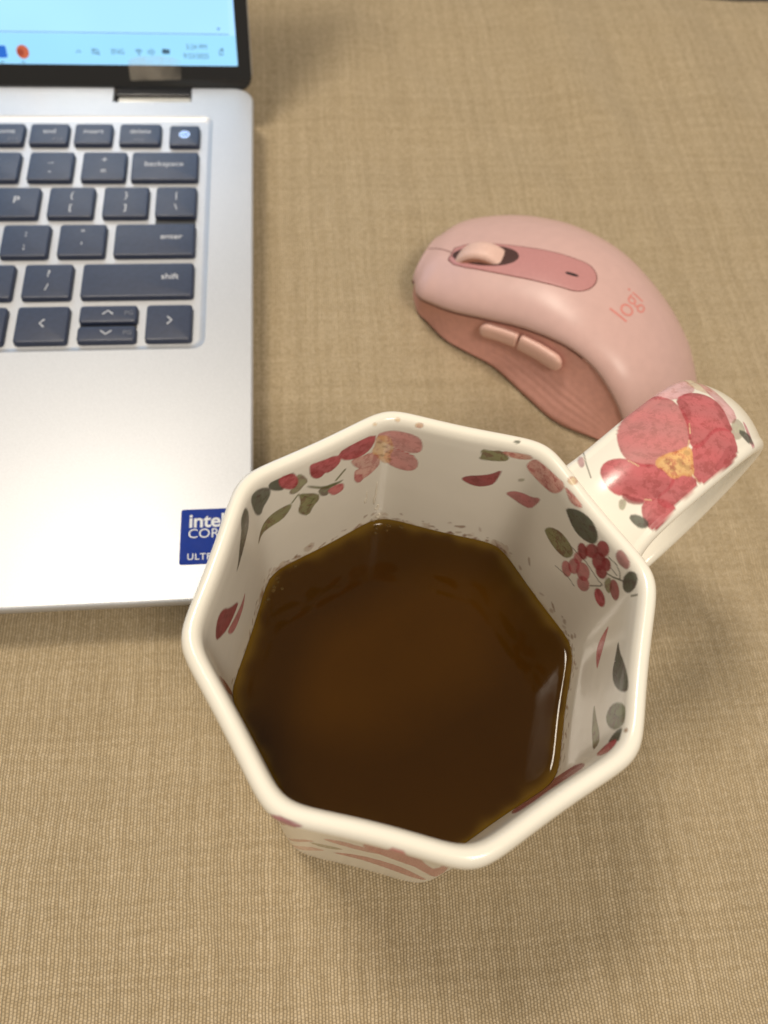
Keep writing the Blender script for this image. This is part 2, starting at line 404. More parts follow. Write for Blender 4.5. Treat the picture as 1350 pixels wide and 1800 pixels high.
    ('poly', 'red', [(201.28, 108.65), (200.74, 109.68), (200.53, 110.91), (200.64, 112.2), (201.09, 113.25), (201.69, 113.87), (202.47, 113.92), (203.2, 113.34), (203.69, 112.27), (203.9, 111.03), (203.82, 109.76), (203.37, 108.67), (202.69, 108.17), (201.98, 108.14)], 1.0),
    ('poly', 'red', [(199.99, 108.08), (199.62, 108.78), (199.4, 109.65), (199.42, 110.52), (199.7, 111.2), (200.18, 111.56), (200.74, 111.51), (201.26, 111.11), (201.6, 110.39), (201.82, 109.49), (201.81, 108.67), (201.52, 107.98), (201.02, 107.63), (200.5, 107.68)], 1.0),
    ('poly', 'red', [(199.89, 110.99), (199.38, 111.55), (199.09, 112.42), (199.05, 113.42), (199.29, 114.32), (199.76, 114.9), (200.4, 115.12), (201.04, 114.9), (201.53, 114.32), (201.8, 113.42), (201.79, 112.38), (201.55, 111.49), (201.1, 110.96), (200.46, 110.75)], 1.0),
    ('poly', 'red', [(200.28, 104.82), (200.76, 102.83), (199.32, 102.58), (197.05, 103.04), (196.71, 104.77), (198.05, 105.57), (199.26, 105.59)], 0.85),
    ('poly', 'rose', [(196.58, 118.29), (195.8, 118.9), (195.29, 119.74), (195.16, 120.67), (195.38, 121.62), (195.95, 122.3), (196.78, 122.53), (197.63, 122.19), (198.41, 121.42), (198.84, 120.38), (198.99, 119.33), (198.74, 118.54), (198.19, 118.06), (197.45, 117.98)], 1.0),
    ('poly', 'red', [(195.05, 111.2), (194.34, 111.9), (193.87, 112.71), (193.77, 113.68), (194.07, 114.59), (194.71, 115.18), (195.51, 115.21), (196.36, 114.71), (197.01, 113.71), (197.43, 112.62), (197.53, 111.56), (197.25, 110.91), (196.65, 110.66), (195.93, 110.77)], 0.92),
    ('poly', 'green', [(196.09, 106.72), (196.14, 104.39), (195.2, 103.03), (193.43, 103.34), (192.54, 105.02), (192.74, 107.65), (194.28, 109.75), (195.66, 108.24)], 1.0),
    ('line', 'stem', [(191.77, 106.69), (190.86, 103.89)], 0.4),
    ('poly', 'pink', [(190.33, 119.39), (188.62, 120.62), (185.79, 121.83), (183.44, 123.11), (181.38, 123.96), (185.65, 126.35), (188.09, 126.19), (189.48, 123.17)], 1.0),
    ('poly', 'green', [(184.26, 111.86), (181.02, 110.03), (177.78, 106.62), (174.72, 104.34), (172.52, 103.58), (171.17, 103.89), (172.29, 107.46), (174.98, 111.52), (177.93, 112.94), (180.29, 112.19)], 1.0),
    ('poly', 'sage', [(170.52, 109.9), (169, 104.34), (166.55, 103.76), (165.01, 104.18), (164.61, 107.19), (166.13, 111.65), (168.32, 114.33), (170.06, 113.27)], 1.0),
    ('line', 'stem', [(168.12, 109.37), (166.71, 106.21), (166.96, 104.67)], 0.3),
    ('poly', 'green', [(164.72, 104.41), (163, 104.21), (161.52, 103.9), (162.68, 110.44), (163.9, 108.6)], 1.0),
    ('poly', 'olive', [(173.89, 122.98), (170.21, 120.81), (166.15, 117.38), (163.86, 116.62), (163.01, 119.69), (166.95, 122.62), (170.73, 123.23)], 1.0),
    ('poly', 'rose', [(162.14, 104.94), (160.97, 104.35), (158.34, 105.19), (160.98, 115.33), (162.27, 111.92), (162.6, 108.43)], 1.0),
    ('poly', 'mauve', [(158.8, 116.76), (153.88, 109.15), (149.03, 111.17), (142.03, 108.09), (141.16, 117.1), (149.09, 146.64), (160.63, 160.53), (161.64, 140.93), (161.77, 126.79)], 1.0),
    ('poly', 'coffee', [(163.88, 103.49), (164.28, 102.96), (164.1, 102.48), (163.45, 102.89)], 0.9),
    ('poly', 'tan', [(216.76, 99.62), (216.45, 100.45), (216.4, 101), (216.53, 101.46), (216.92, 101.87), (217.32, 102.12), (217.8, 102.17), (218.04, 102.04), (218.27, 101.76), (218.25, 101.33), (218.09, 100.76), (217.78, 100.2), (217.51, 99.35), (217.15, 99.29)], 0.8),
    ('poly', 'tan', [(251.41, 102.31), (251.47, 102.59), (251.69, 102.81), (252.05, 103.02), (252.37, 103.08), (252.77, 103.06), (253.01, 102.98), (253.1, 102.75), (253.07, 102.5), (252.81, 102.28), (252.45, 102.07), (252.12, 102.02), (251.78, 102), (251.48, 102.11)], 0.8),
    ('poly', 'tan', [(256.43, 102.12), (256.49, 102.32), (256.6, 102.42), (256.77, 102.52), (257.03, 102.54), (257.22, 102.46), (257.39, 102.35), (257.35, 102.18), (257.38, 102.01), (257.21, 101.9), (257, 101.82), (256.79, 101.77), (256.61, 101.84), (256.5, 101.99)], 0.7),
    ('poly', 'tan', [(2.97, 102.4), (3.04, 102.52), (3.15, 102.56), (3.31, 102.56), (3.47, 102.46), (3.62, 102.41), (3.73, 102.26), (3.76, 102.11), (3.73, 102.08), (3.55, 102.01), (3.45, 101.99), (3.25, 102.05), (3.11, 102.18), (2.99, 102.32)], 0.7),
    ('poly', 'green', [(232.65, 101.68), (231.26, 101.06), (231.21, 102)], 0.9),
    ('poly', 'mauve', [(96.32, 97.79), (98.02, 99.48), (100.05, 99.35), (102.34, 98.97), (100.62, 97.66), (90.63, 24.97), (97.15, 97.07)], 0.9),
    ('poly', 'rose', [(94.46, 27.02), (99.48, 55.11), (102.97, 60.35), (99.76, 49.84), (95.35, 29.64)], 0.8),
    ('poly', 'rose', [(104.52, 70.09), (108.3, 72.98), (111.25, 70.85), (114.28, 72.92), (116.81, 67.55), (113.18, 62.7), (108.55, 63.98), (104.99, 66.65)], 0.8),
    ('poly', 'rose', [(111.16, 75.66), (115.14, 98.79), (118.8, 98.71), (122.95, 75.84), (127.4, 61.82), (126.16, 96.35), (132.51, 27.33), (124.54, 59.91), (119.47, 62.55), (115.03, 66.09)], 0.9),
    ('poly', 'rose', [(106.53, 43.57), (112.06, 51.53), (117.71, 52.76), (122.17, 50.09), (126.48, 40.22), (129.14, 29.06), (125.31, 33.71), (118.61, 38.75), (112.34, 42.01), (107.49, 41.05)], 0.9),
    ('poly', 'sage', [(101.21, 54.52), (105.3, 56.72), (108.9, 56.41), (106.21, 49.69), (102.34, 50.01)], 0.8),
    ('poly', 'pale', [(94.75, 17.58), (100.93, 44), (105.34, 43.59), (100.78, 32.84), (95.92, 17.42)], 0.8),
  ],
  'handle': [
    ('poly', 'blush', [(11.38, 27.95), (11.32, 31.11), (11.21, 36.35), (11.2, 40.7), (9.83, 40.91), (7.62, 38.88), (6.5, 36.12), (7.16, 31.92), (10.04, 30.05), (11.36, 27.99)], 0.75),
    ('poly', 'cream', [(11.19, 41.65), (10.36, 45.9), (7.54, 45.51), (3.53, 39.61), (4.75, 38.72), (6.99, 38.29), (9.83, 40.91)], 0.6),
    ('poly', 'blush', [(10.35, 45.9), (6.59, 43.35), (1.69, 40.28), (-3.22, 39.25), (-4.41, 36.04), (-1.97, 36.59), (0.8, 37.96), (4.58, 39.12)], 0.75),
    ('poly', 'olive', [(-4.28, 36.17), (-3.98, 38.48), (-5.76, 39.16), (-7.22, 38.04), (-7.37, 34.75), (-6.14, 34.5)], 0.6),
    ('poly', 'blush', [(-4.9, 40.35), (-10.37, 39.06), (-10.42, 37.98), (-8.83, 38.97), (-7.23, 39.24)], 0.9),
    ('poly', 'green', [(-6.16, 36.52), (-7.43, 38.62), (-9.02, 39.63), (-9.86, 38.64), (-8.56, 37.37)], 1),
    ('poly', 'rose', [(10.46, 19), (11.38, 22.08), (11.38, 25.77), (11.38, 29.17), (10.15, 30.24), (8.06, 30.93), (6.1, 30.2), (3.58, 29.45), (1.08, 27.97), (-1.14, 26.16), (-2.28, 24.34), (-2.16, 22.52), (-1.21, 20.4), (-0.75, 18.41), (-1.05, 16.82), (0.56, 14.65), (2.75, 13.88), (5.11, 14.16), (7.58, 15.62), (9.33, 17.27)], 0.9),
    ('poly', 'rose', [(7.16, 31.92), (6.73, 35.37), (4.93, 37.14), (2.27, 37.76), (-0.28, 36.99), (-3.21, 35.67), (-5.57, 34.77), (-3.95, 33.22), (-3.17, 30.51), (-3.9, 27.46), (-3.82, 25.71), (-2.84, 25), (-1.14, 26.16), (1.08, 27.97), (4.08, 29.54)], 1),
    ('poly', 'red', [(7.16, 31.92), (6.31, 32.52), (4.09, 31.56), (1.41, 28.78), (3.38, 29.66), (5.12, 30.42)], 0.4),
    ('poly', 'red', [(1.82, 37.02), (-0.28, 36.99), (-3.21, 35.67), (-5.57, 34.77), (-4.09, 34.14), (-0.97, 35.58)], 0.3),
    ('poly', 'rose', [(-3.09, 31.05), (-3.95, 33.22), (-5.8, 34.52), (-7.35, 33.9), (-8.81, 33.42), (-9.83, 31.7), (-10.32, 29.19), (-9.99, 26.51), (-9.97, 23.68), (-9.54, 21.46), (-7.19, 21.33), (-4.71, 23.14), (-3.24, 24.96), (-3.8, 27.09)], 1),
    ('poly', 'red', [(-7.46, 31.34), (-8.57, 33.63), (-9.83, 31.7), (-10.32, 29.19), (-9.99, 26.51), (-8.98, 26.16), (-8.56, 28.85)], 0.45),
    ('poly', 'rose', [(5.34, 8.6), (6.01, 10.46), (5.01, 12.38), (3.33, 13.63), (1.09, 14.32), (-1.07, 16.37), (-2.17, 17.04), (-3.87, 17.1), (-5.53, 17.64), (-6.31, 15.71), (-6.04, 13.02), (-5.62, 11.29), (-4.64, 9.74), (-3.01, 8.4), (-1.42, 8.28), (-0.52, 7.28), (1.52, 7.04), (3.39, 7.57)], 1),
    ('poly', 'red', [(0.87, 10.06), (-2.46, 12.59), (-4.33, 16.7), (-6.31, 15.71), (-6.04, 13.02), (-4.49, 10.71), (-1.58, 9.35)], 0.3),
    ('poly', 'rose', [(-5.42, 17.77), (-6.4, 20.26), (-9.14, 20.97), (-9.58, 17.94), (-9.24, 14.78), (-8.76, 12.63), (-6.53, 12.14), (-6.24, 13.25), (-6.31, 15.71)], 1),
    ('poly', 'red', [(-1.44, 8.06), (-3.1, 8.74), (-4.6, 9.81), (-5.03, 9.6), (-3.47, 7.98), (-1.88, 7.65)], 0.9),
    ('poly', 'rose', [(-5.37, 9.47), (-5.62, 11.29), (-7.31, 13.13), (-9.29, 13.79), (-9.9, 13.71), (-10.15, 10.9), (-10.35, 8.65), (-9.84, 7.73), (-8.43, 7.65), (-6.68, 8.25)], 1),
    ('poly', 'red', [(-8.14, 8.61), (-9.91, 9.37), (-10.25, 8.27), (-9.78, 7.66), (-8.63, 7.66)], 0.5),
    ('poly', 'yellow', [(-0.56, 17.73), (-1.05, 19.74), (-2.17, 22.04), (-2.47, 23.95), (-3.42, 24.14), (-5.18, 22.69), (-7.19, 21.33), (-6.96, 20.45), (-5.75, 19.59), (-5.61, 18.01), (-4.52, 17.36), (-2.99, 17.51), (-1.47, 16.81)], 1),
    ('poly', 'coffee', [(-2.47, 19.11), (-2.43, 18.95), (-2.21, 18.74), (-1.93, 18.69), (-1.76, 18.75), (-1.77, 18.95), (-1.98, 19.17), (-2.28, 19.19)], 0.45),
    ('poly', 'coffee', [(-4, 21.06), (-3.97, 20.86), (-3.76, 20.66), (-3.47, 20.55), (-3.31, 20.66), (-3.31, 20.87), (-3.57, 21.07), (-3.8, 21.15)], 0.45),
    ('poly', 'coffee', [(-4.84, 20.93), (-4.8, 20.71), (-4.59, 20.49), (-4.33, 20.43), (-4.15, 20.47), (-4.16, 20.69), (-4.37, 20.88), (-4.67, 20.98)], 0.45),
    ('poly', 'coffee', [(-4.19, 18.96), (-4.18, 18.76), (-3.99, 18.57), (-3.71, 18.5), (-3.49, 18.58), (-3.51, 18.76), (-3.76, 18.94), (-4.03, 19.05)], 0.45),
    ('poly', 'coffee', [(-3.63, 23.37), (-3.61, 23.16), (-3.4, 22.95), (-3.13, 22.88), (-2.97, 22.95), (-2.97, 23.15), (-3.17, 23.36), (-3.45, 23.46)], 0.45),
    ('poly', 'coffee', [(-5.92, 21.43), (-5.91, 21.22), (-5.7, 21), (-5.42, 20.93), (-5.26, 20.98), (-5.29, 21.18), (-5.5, 21.4), (-5.78, 21.54)], 0.45),
    ('line', 'cream', [(-1.65, 25.4), (-2.7, 23.96)], 0.25),
    ('line', 'cream', [(-7.2, 21.09), (-9.26, 21.24)], 0.25),
    ('line', 'cream', [(3.2, 13.71), (0.97, 14.23)], 0.25),
    ('line', 'cream', [(-0.67, 26.64), (0.98, 28.11)], 0.25),
    ('line', 'cream', [(-4.82, 10.39), (-5.7, 11.25)], 0.25),
    ('poly', 'green', [(-5.29, 5.98), (-6.09, 7.12), (-8.04, 7.82), (-8.74, 7.33), (-7.94, 6.13), (-6.5, 5.83)], 1),
    ('poly', 'olive', [(-1.82, 6.87), (-2.65, 7.31), (-3.31, 5.99), (-2.77, 5.82)], 0.7),
    ('poly', 'mauve', [(10.7, 8.27), (9.54, 7.83), (8.65, 6.88), (9.36, 6.91), (10.32, 7.42)], 0.7),
    ('line', 'stem', [(11.2, 9.47), (8.53, 7.77), (5.55, 6.17)], 0.25),
  ],
}

# ------------------------------------------------------------------ the octagonal mug
MUG = (19.94, 50.5, 0.0)
ROT = math.radians(4.95)
NS = 880                                     # samples round the outline
def octagon_outline():
    """unit outline (corner radius 1 = 44 mm): eight slightly hollow sides, soft corners"""
    pts = []
    for i in range(8):
        a0, a1 = ROT + math.pi / 2 + i * math.pi / 4, ROT + math.pi / 2 + (i + 1) * math.pi / 4
        p0, p1 = np.array([math.cos(a0), math.sin(a0)]), np.array([math.cos(a1), math.sin(a1)])
        for t in np.linspace(0, 1, 200, endpoint=False):
            q = p0 * (1 - t) + p1 * t
            nrm = (p0 + p1) / np.linalg.norm(p0 + p1)
            pts.append(q * 1.032 - nrm * 0.008 * math.sin(math.pi * t) ** 2)
    P = np.array(pts)
    sig = 18
    kern = np.exp(-(np.arange(-70, 71) / sig) ** 2 / 2); kern /= kern.sum()
    Q = np.stack([np.convolve(np.r_[P[-70:, k], P[:, k], P[:70, k]], kern, 'valid') for k in range(2)], 1)
    R = resample(np.r_[Q, Q[:1]], n=NS + 1)[:-1]
    return R
OCT = octagon_outline()
OCT *= 1.0 / np.hypot(*OCT.T).max()
prof_ctrl = [(30, 2.2), (38, 2.0), (39.4, .4), (41.0, 0.0), (42.4, .5), (43.2, 2.5), (43.4, 8), (43.1, 30), (43.0, 55), (43.1, 72), (43.5, 77.5), (44.3, 81.0), (44.75, 83.6),
             (44.4, 85.6), (43.3, 86.7), (42.0, 86.6), (41.1, 85.4), (40.75, 83.2), (40.6, 79), (40.4, 65), (40.1, 45), (39.7, 22), (38.8, 12), (36, 7.4), (30, 6.2)]
PROF = catmull(prof_ctrl, 1500)
seg = []
d = np.r_[0, np.cumsum(np.hypot(*np.diff(PROF, axis=0).T))]
# spacing: coarse on foot and far down inside, fine where the glaze print shows
def step_at(q, inner): return 0.3 if (q[1] > 36 and inner) else (0.45 if q[1] > 72 else 0.8)
idx, last = [0], 0.0
top_i = int(np.argmax(PROF[:, 1]))
for i in range(1, len(PROF)):
    if d[i] - last >= step_at(PROF[i], i > top_i): idx.append(i); last = d[i]
PROF_S = PROF[idx]
PROF_D = d[idx]
P_TOP = float(d[top_i])
def mug_grid():
    V = np.zeros((len(PROF_S), NS, 3))
    for j, (r, z) in enumerate(PROF_S):
        th = np.arctan2(OCT[:, 1], OCT[:, 0])
        up = max(0, (z - 40) / 46)                       # hand-made wobble, growing to the rim
        V[j, :, :2] = OCT * r * (1 + up * (.0035 * np.sin(2 * th + .7) + .002 * np.sin(5 * th + 2)))[:, None]
        V[j, :, 2] = z + up * (.28 * np.sin(2 * th + 2.2) + .16 * np.sin(3 * th) + .08 * np.sin(7 * th + 1))
    return V
MG = mug_grid()
PER = np.r_[0, np.cumsum(np.hypot(*(np.diff(np.r_[OCT, OCT[:1]] * 42, axis=0)).T))]
S_TOTAL = float(PER[-1]); S_COORD = PER[:-1]

# -- glaze painting: petals, leaves and stems as outlines in surface millimetres
PAL = {'red': srgb(156, 4, 36), 'rose': srgb(194, 58, 76), 'pink': srgb(212, 108, 110), 'pale': srgb(226, 166, 152), 'blush': srgb(222, 142, 160), 'mauve': srgb(160, 30, 84),
       'green': srgb(50, 62, 26), 'olive': srgb(132, 132, 74), 'sage': srgb(100, 110, 52), 'yellow': srgb(238, 186, 106), 'cream': srgb(222, 196, 150), 'stem': srgb(84, 88, 62), 'coffee': srgb(146, 102, 46),
       'splash': srgb(176, 140, 84), 'tan': srgb(226, 198, 140), 'peach': srgb(224, 172, 150)}
def paint(S, P, shapes, period=None, edge=0.5, grow=0.1):
    """S, P: flat arrays of surface coordinates; returns rgb + coverage"""
    out = np.zeros((len(S), 4))
    for kind, col, pts, width in shapes:
        Q = np.array(pts, float)
        s = S.copy()
        if period:
            c = Q[0, 0]
            Q[:, 0] = c + (Q[:, 0] - c + period / 2) % period - period / 2
            s = c + (s - c + period / 2) % period - period / 2
        pad = 1.5
        sel = np.where((s > Q[:, 0].min() - pad) & (s < Q[:, 0].max() + pad) & (P > Q[:, 1].min() - pad) & (P < Q[:, 1].max() + pad))[0]
        if not len(sel): continue
        x, y = s[sel], P[sel]
        if kind == 'poly':
            # smooth the outline a little
            Q2 = np.roll(Q, -1, 0)
            Q = np.stack([.75 * Q + .25 * Q2, .25 * Q + .75 * Q2], 1).reshape(-1, 2)
            A, B = Q, np.roll(Q, -1, 0)
        else:
            A, B = Q[:-1], Q[1:]
        dist = np.full(len(sel), 1e9); inside = np.zeros(len(sel), bool)
        for (ax, ay), (bx, by) in zip(A, B):
            dx, dy = bx - ax, by - ay
            t = np.clip(((x - ax) * dx + (y - ay) * dy) / (dx * dx + dy * dy + 1e-9), 0, 1)
            dist = np.minimum(dist, np.hypot(x - ax - t * dx, y - ay - t * dy))
            if kind == 'poly':
                cr = ((ay > y) != (by > y)) & (x < (bx - ax) * (y - ay) / (by - ay + 1e-12) + ax)
                inside ^= cr
        base = np.array(PAL[col])
        if kind == 'poly':
            sd = np.where(inside, dist, -dist)
            cov = np.clip((sd + grow) / .3 + .5, 0, 1)
            e = np.exp(-np.clip(sd, 0, None) / edge)
            dark = base * np.array([.80, .62, .62]) if col not in ('green', 'olive', 'sage') else base * .72
            rgb = base[None] * (1 - .55 * e[:, None]) + dark[None] * .55 * e[:, None]
            # broad watercolour wash from tip to tip
            w = .5 + .5 * np.sin(x * .55 + y * .8 + base.sum() * 9)
            rgb = rgb * (1 - .16 * w[:, None]) + .012 * w[:, None]
            op = .93 * width
        else:
            cov = np.clip((width / 2 - dist) / .2 + .5, 0, 1); rgb = np.repeat(base[None], len(sel), 0); op = .85
        a = (cov * op)[:, None]
        out[sel, :3] = out[sel, :3] * (1 - a) + rgb * a
        out[sel, 3:] = out[sel, 3:] * (1 - a) + a
    a = np.maximum(out[:, 3:], 1e-4)
    out[:, :3] = np.clip(out[:, :3] / a, 0, 1)
    return out
def glaze_material():
    m, nt, b = new_mat('glazed_porcelain_print')
    k = NB(nt)
    co = k.coords()
    at = k.attr('print')
    blot = k.noise(co, 420, 4, .65)
    spk = k.noise(co, 1500, 2, .6)
    spk2 = k.noise(co, 520, 5, .7)
    vein = k.math('MAXIMUM', k.math('MULTIPLY', k.maprange(spk, .56, .70, 0, 1), .6), k.maprange(spk2, .47, .57, 0, 1))
    vein = k.math('MULTIPLY', vein, k.maprange(blot, .36, .50, .15, 1))
    bl = k.maprange(blot, .25, .75, .0, 1.0)
    pc = k.mix(bl, at.outputs['Color'], k.mix(.08, at.outputs['Color'], (.9, .86, .8, 1)))
    pc = k.mix(k.math('MULTIPLY', vein, .8), pc, k.mix(.8, pc, (.60, .12, .18, 1), 'MULTIPLY'))
    white = k.ramp(k.noise(co, 60, 3), [(.3, (.865, .825, .725, 1)), (.7, (.90, .86, .765, 1))])
    al = k.math('MULTIPLY', at.outputs['Alpha'], k.maprange(blot, .2, .7, .93, 1.0))
    nt.links.new(k.mix(al, white, pc), b.inputs['Base Color'])
    b.inputs['Roughness'].default_value = 0.19
    b.inputs['Specular IOR Level'].default_value = 0.5
    b.inputs['Coat Weight'].default_value = 0.15
    b.inputs['Coat Roughness'].default_value = 0.05
    wav = k.noise(co, 90, 2)
    nt.links.new(k.bump(wav, .25, .0004), b.inputs['Normal'])
    return m
M_GLAZE = glaze_material()
def set_print(o, rgba):
    a = o.data.color_attributes.new('print', 'FLOAT_COLOR', 'POINT')
    a.data.foreach_set('color', np.ascontiguousarray(rgba, dtype=np.float32).ravel())

mug = thing('mug', 'white octagonal ceramic mug with red flower print, half full of coffee', 'mug', MUG)
nj = len(PROF_S)
Vm = MG.reshape(-1, 3)
ii = np.arange(NS); jj = np.arange(nj - 1)
J, I = np.meshgrid(jj, ii, indexing='ij')
K = (I + 1) % NS
Fm = np.stack([J * NS + I, J * NS + K, (J + 1) * NS + K, (J + 1) * NS + I], -1).reshape(-1, 4)
cap_lo = len(Vm); cap_hi = cap_lo + 1
Vm = np.r_[Vm, [[0, 0, 2.2]], [[0, 0, 6.0]]]
Fl = [tuple(f) for f in Fm.tolist()]
Fl += [(cap_lo, (i + 1) % NS, i) for i in range(NS)]
Fl += [(cap_hi, (nj - 1) * NS + i, (nj - 1) * NS + (i + 1) % NS) for i in range(NS)]
mug_body = mesh_obj('mug_body', Vm, Fl, M_GLAZE, mug)
S_ARR = np.r_[np.tile(S_COORD, nj), 0, 0]
P_ARR = np.r_[np.repeat(PROF_D, NS), -50, 999]

COFFEE_Z = 42.0
inner = PROF_S[PROF_D > P_TOP]; innerd = PROF_D[PROF_D > P_TOP]
P_COFFEE = float(innerd[np.argmin(abs(inner[:, 1] - COFFEE_Z))])
shapes = [tuple(q) for q in PRINT['body']]
# dried coffee flecks just above the liquid line
r2 = random.Random(5)
for i in range(380):
    s0 = r2.random() * S_TOTAL
    up = 0.3 + abs(r2.gauss(0, 2.6)) + (1.2 if r2.random() < .12 else 0)
    # corners keep more of it
    corner = abs(((s0 / S_TOTAL * 8 + .5) % 1) - .5)
    if corner > .3 and r2.random() < .35: continue
    p0 = P_COFFEE - up
    big = 1.7 if r2.random() < .25 else 1
    L, W = r2.uniform(.3, 1.1) * big, r2.uniform(.18, .5) * (1 + .4 * (big - 1))
    an = r2.uniform(-1.4, 1.4)
    if r2.random() < .4: L = W * r2.uniform(.9, 1.8)
    pts = []
    for q in range(8):
        a = q * math.pi / 4
        rr = r2.uniform(.45, 1.35)
        x, y = L * math.cos(a) * rr, W * math.sin(a) * rr
        pts.append((s0 + x * math.cos(an) - y * math.sin(an), p0 + x * math.sin(an) + y * math.cos(an)))
    shapes.append(('poly', 'coffee', pts, r2.uniform(.35, .8)))
splashes = []
for i in range(46):                                  # pale washes left where the coffee has sloshed
    cn = r2.choice([0, 0, 1, 1, 1, 7, 7, 6, 2])
    s0 = (cn / 8 * S_TOTAL + r2.gauss(0, 5.5)) % S_TOTAL
    p0 = P_COFFEE - abs(r2.gauss(0, 2.6)) - .3
    R_ = r2.uniform(.5, 1.9)
    pts = [(s0 + R_ * math.cos(q * math.pi / 6) * r2.uniform(.35, 1.3), p0 + R_ * math.sin(q * math.pi / 6) * r2.uniform(.35, 1.5)) for q in range(12)]
    splashes.append(('poly', r2.choice(['coffee', 'splash', 'splash']), pts, r2.uniform(.12, .42)))
rgba = paint(S_ARR, P_ARR, splashes + shapes, S_TOTAL)
# a thin tide mark of coffee on the wall
band = np.clip(1 - (P_COFFEE - P_ARR) / (2.0 + .9 * np.sin(S_ARR * .31) + .7 * np.sin(S_ARR * 1.13 + 1)), 0, 1) * (P_ARR > P_TOP + 5) * (P_ARR < 400)
band = (np.clip(band, 0, 1) ** 1.2 * .55)[:, None]
tide = np.array(srgb(168, 128, 66))
rgba[:, :3] = (rgba[:, :3] * rgba[:, 3:] * (1 - band) + tide * band) / np.maximum(rgba[:, 3:] * (1 - band) + band, 1e-4)
rgba[:, 3:] = rgba[:, 3:] * (1 - band) + band
set_print(mug_body, rgba)

# -- the broad strap handle
HDIR = math.radians(27.5 + 7.5)
hn = np.array([math.cos(HDIR), math.sin(HDIR)]); ht = np.array([-hn[1], hn[0]])
path_ctrl = [(41.2, 78.8), (45, 80.4), (52, 82.8), (61, 84.8), (70, 85.3), (78, 83.6), (85, 79), (89.8, 71.5), (92, 62), (92, 51), (88.6, 40.5), (81, 32), (67, 26), (53, 24.5), (41.5, 24.5)]
HP = resample(catmull(path_ctrl, 1400), .22)
HW, HT = 22.8, 3.8
def strap_section():
    """rounded-bar outline: (across, out) in mm, dense on the outer face"""
    pts = []
    r = 2.2
    w, t = HW / 2, HT / 2
    for x in np.linspace(-w + r, w - r, 92): pts.append((x, t + 2.3 * (1 - (x / (w - r)) ** 2)))
    for a in np.linspace(0, math.pi, 12)[1:-1]: pts.append((w - r + r * math.sin(a), t * math.cos(a)))
    for x in np.linspace(w - r, -w + r, 16): pts.append((x, -t))
    for a in np.linspace(math.pi, 2 * math.pi, 12)[1:-1]: pts.append((-w + r + r * math.sin(a), t * math.cos(a)))
    return np.array(pts)
SEC = strap_section()
tan = np.gradient(HP, axis=0); tan /= np.linalg.norm(tan, axis=1)[:, None]
nor = np.stack([-tan[:, 1], tan[:, 0]], 1)             # points outwards / up on the top run
HL = np.r_[0, np.cumsum(np.hypot(*np.diff(HP, axis=0).T))]
flare = 1 + .22 * np.exp(-HL / 3.2) + .16 * np.exp(-(HL[-1] - HL) / 4)
HV = np.zeros((len(HP), len(SEC), 3))
for i in range(len(HP)):
    rz = HP[i][None] + nor[i][None] * SEC[:, 1:2] * (1 + .55 * math.exp(-HL[i] / 3))
    across = SEC[:, 0] * flare[i]
    HV[i, :, :2] = rz[:, :1] * hn[None] + across[:, None] * ht[None]
    HV[i, :, 2] = rz[:, 1]
HV[:, :, :2] -= ht * 5.0
n2 = len(SEC)
Vh = HV.reshape(-1, 3)
Fh = [(i * n2 + j, (i + 1) * n2 + j, (i + 1) * n2 + (j + 1) % n2, i * n2 + (j + 1) % n2) for i in range(len(HP) - 1) for j in range(n2)]
handle = mesh_obj('handle', Vh, Fh, M_GLAZE, mug)
SW = np.tile(np.where(SEC[:, 1] > 0, SEC[:, 0], 200), len(HP)); SL = np.repeat(HL, n2)
set_print(handle, paint(SW, SL, [tuple(q) for q in PRINT['handle']], None, .5, .32))

# ------------------------------------------------------------------ the coffee
def coffee_material():
    m, nt, b = new_mat('milk_coffee')
    k = NB(nt)
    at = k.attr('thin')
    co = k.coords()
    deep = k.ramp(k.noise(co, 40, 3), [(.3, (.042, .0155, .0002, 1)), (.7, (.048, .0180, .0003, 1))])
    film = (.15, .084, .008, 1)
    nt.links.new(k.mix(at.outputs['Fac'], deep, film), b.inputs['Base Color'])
    b.inputs['Roughness'].default_value = 0.045
    b.inputs['IOR'].default_value = 1.34
    b.inputs['Specular IOR Level'].default_value = 0.38
    return m
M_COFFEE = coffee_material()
coffee = thing('coffee', 'dark brown milky coffee filling lower half of octagonal mug', 'coffee', (MUG[0], MUG[1], 6.2))
def inner_r(z): return float(np.interp(z, inner[::-1, 1], inner[::-1, 0]))
rings, thin = [], []
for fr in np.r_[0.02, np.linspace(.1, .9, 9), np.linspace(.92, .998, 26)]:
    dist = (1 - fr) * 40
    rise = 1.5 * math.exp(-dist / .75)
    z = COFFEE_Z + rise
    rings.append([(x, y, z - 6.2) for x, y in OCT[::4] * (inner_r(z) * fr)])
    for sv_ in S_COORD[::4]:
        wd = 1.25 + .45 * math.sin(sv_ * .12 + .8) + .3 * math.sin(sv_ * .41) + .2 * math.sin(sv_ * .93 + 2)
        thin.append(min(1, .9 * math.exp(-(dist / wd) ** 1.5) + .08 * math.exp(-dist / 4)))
for z, fr in ((COFFEE_Z - 4, .985), (24, .985), (12.5, .96), (8.2, .9)):
    rings.append([(x, y, z - 6.2) for x, y in OCT[::4] * (inner_r(z) * fr)]); thin += [0] * len(OCT[::4])
V, F = loft(rings, True, True)
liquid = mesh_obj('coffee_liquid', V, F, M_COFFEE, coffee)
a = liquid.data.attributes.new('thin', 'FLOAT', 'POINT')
a.data.foreach_set('value', np.array(thin, dtype=np.float32))
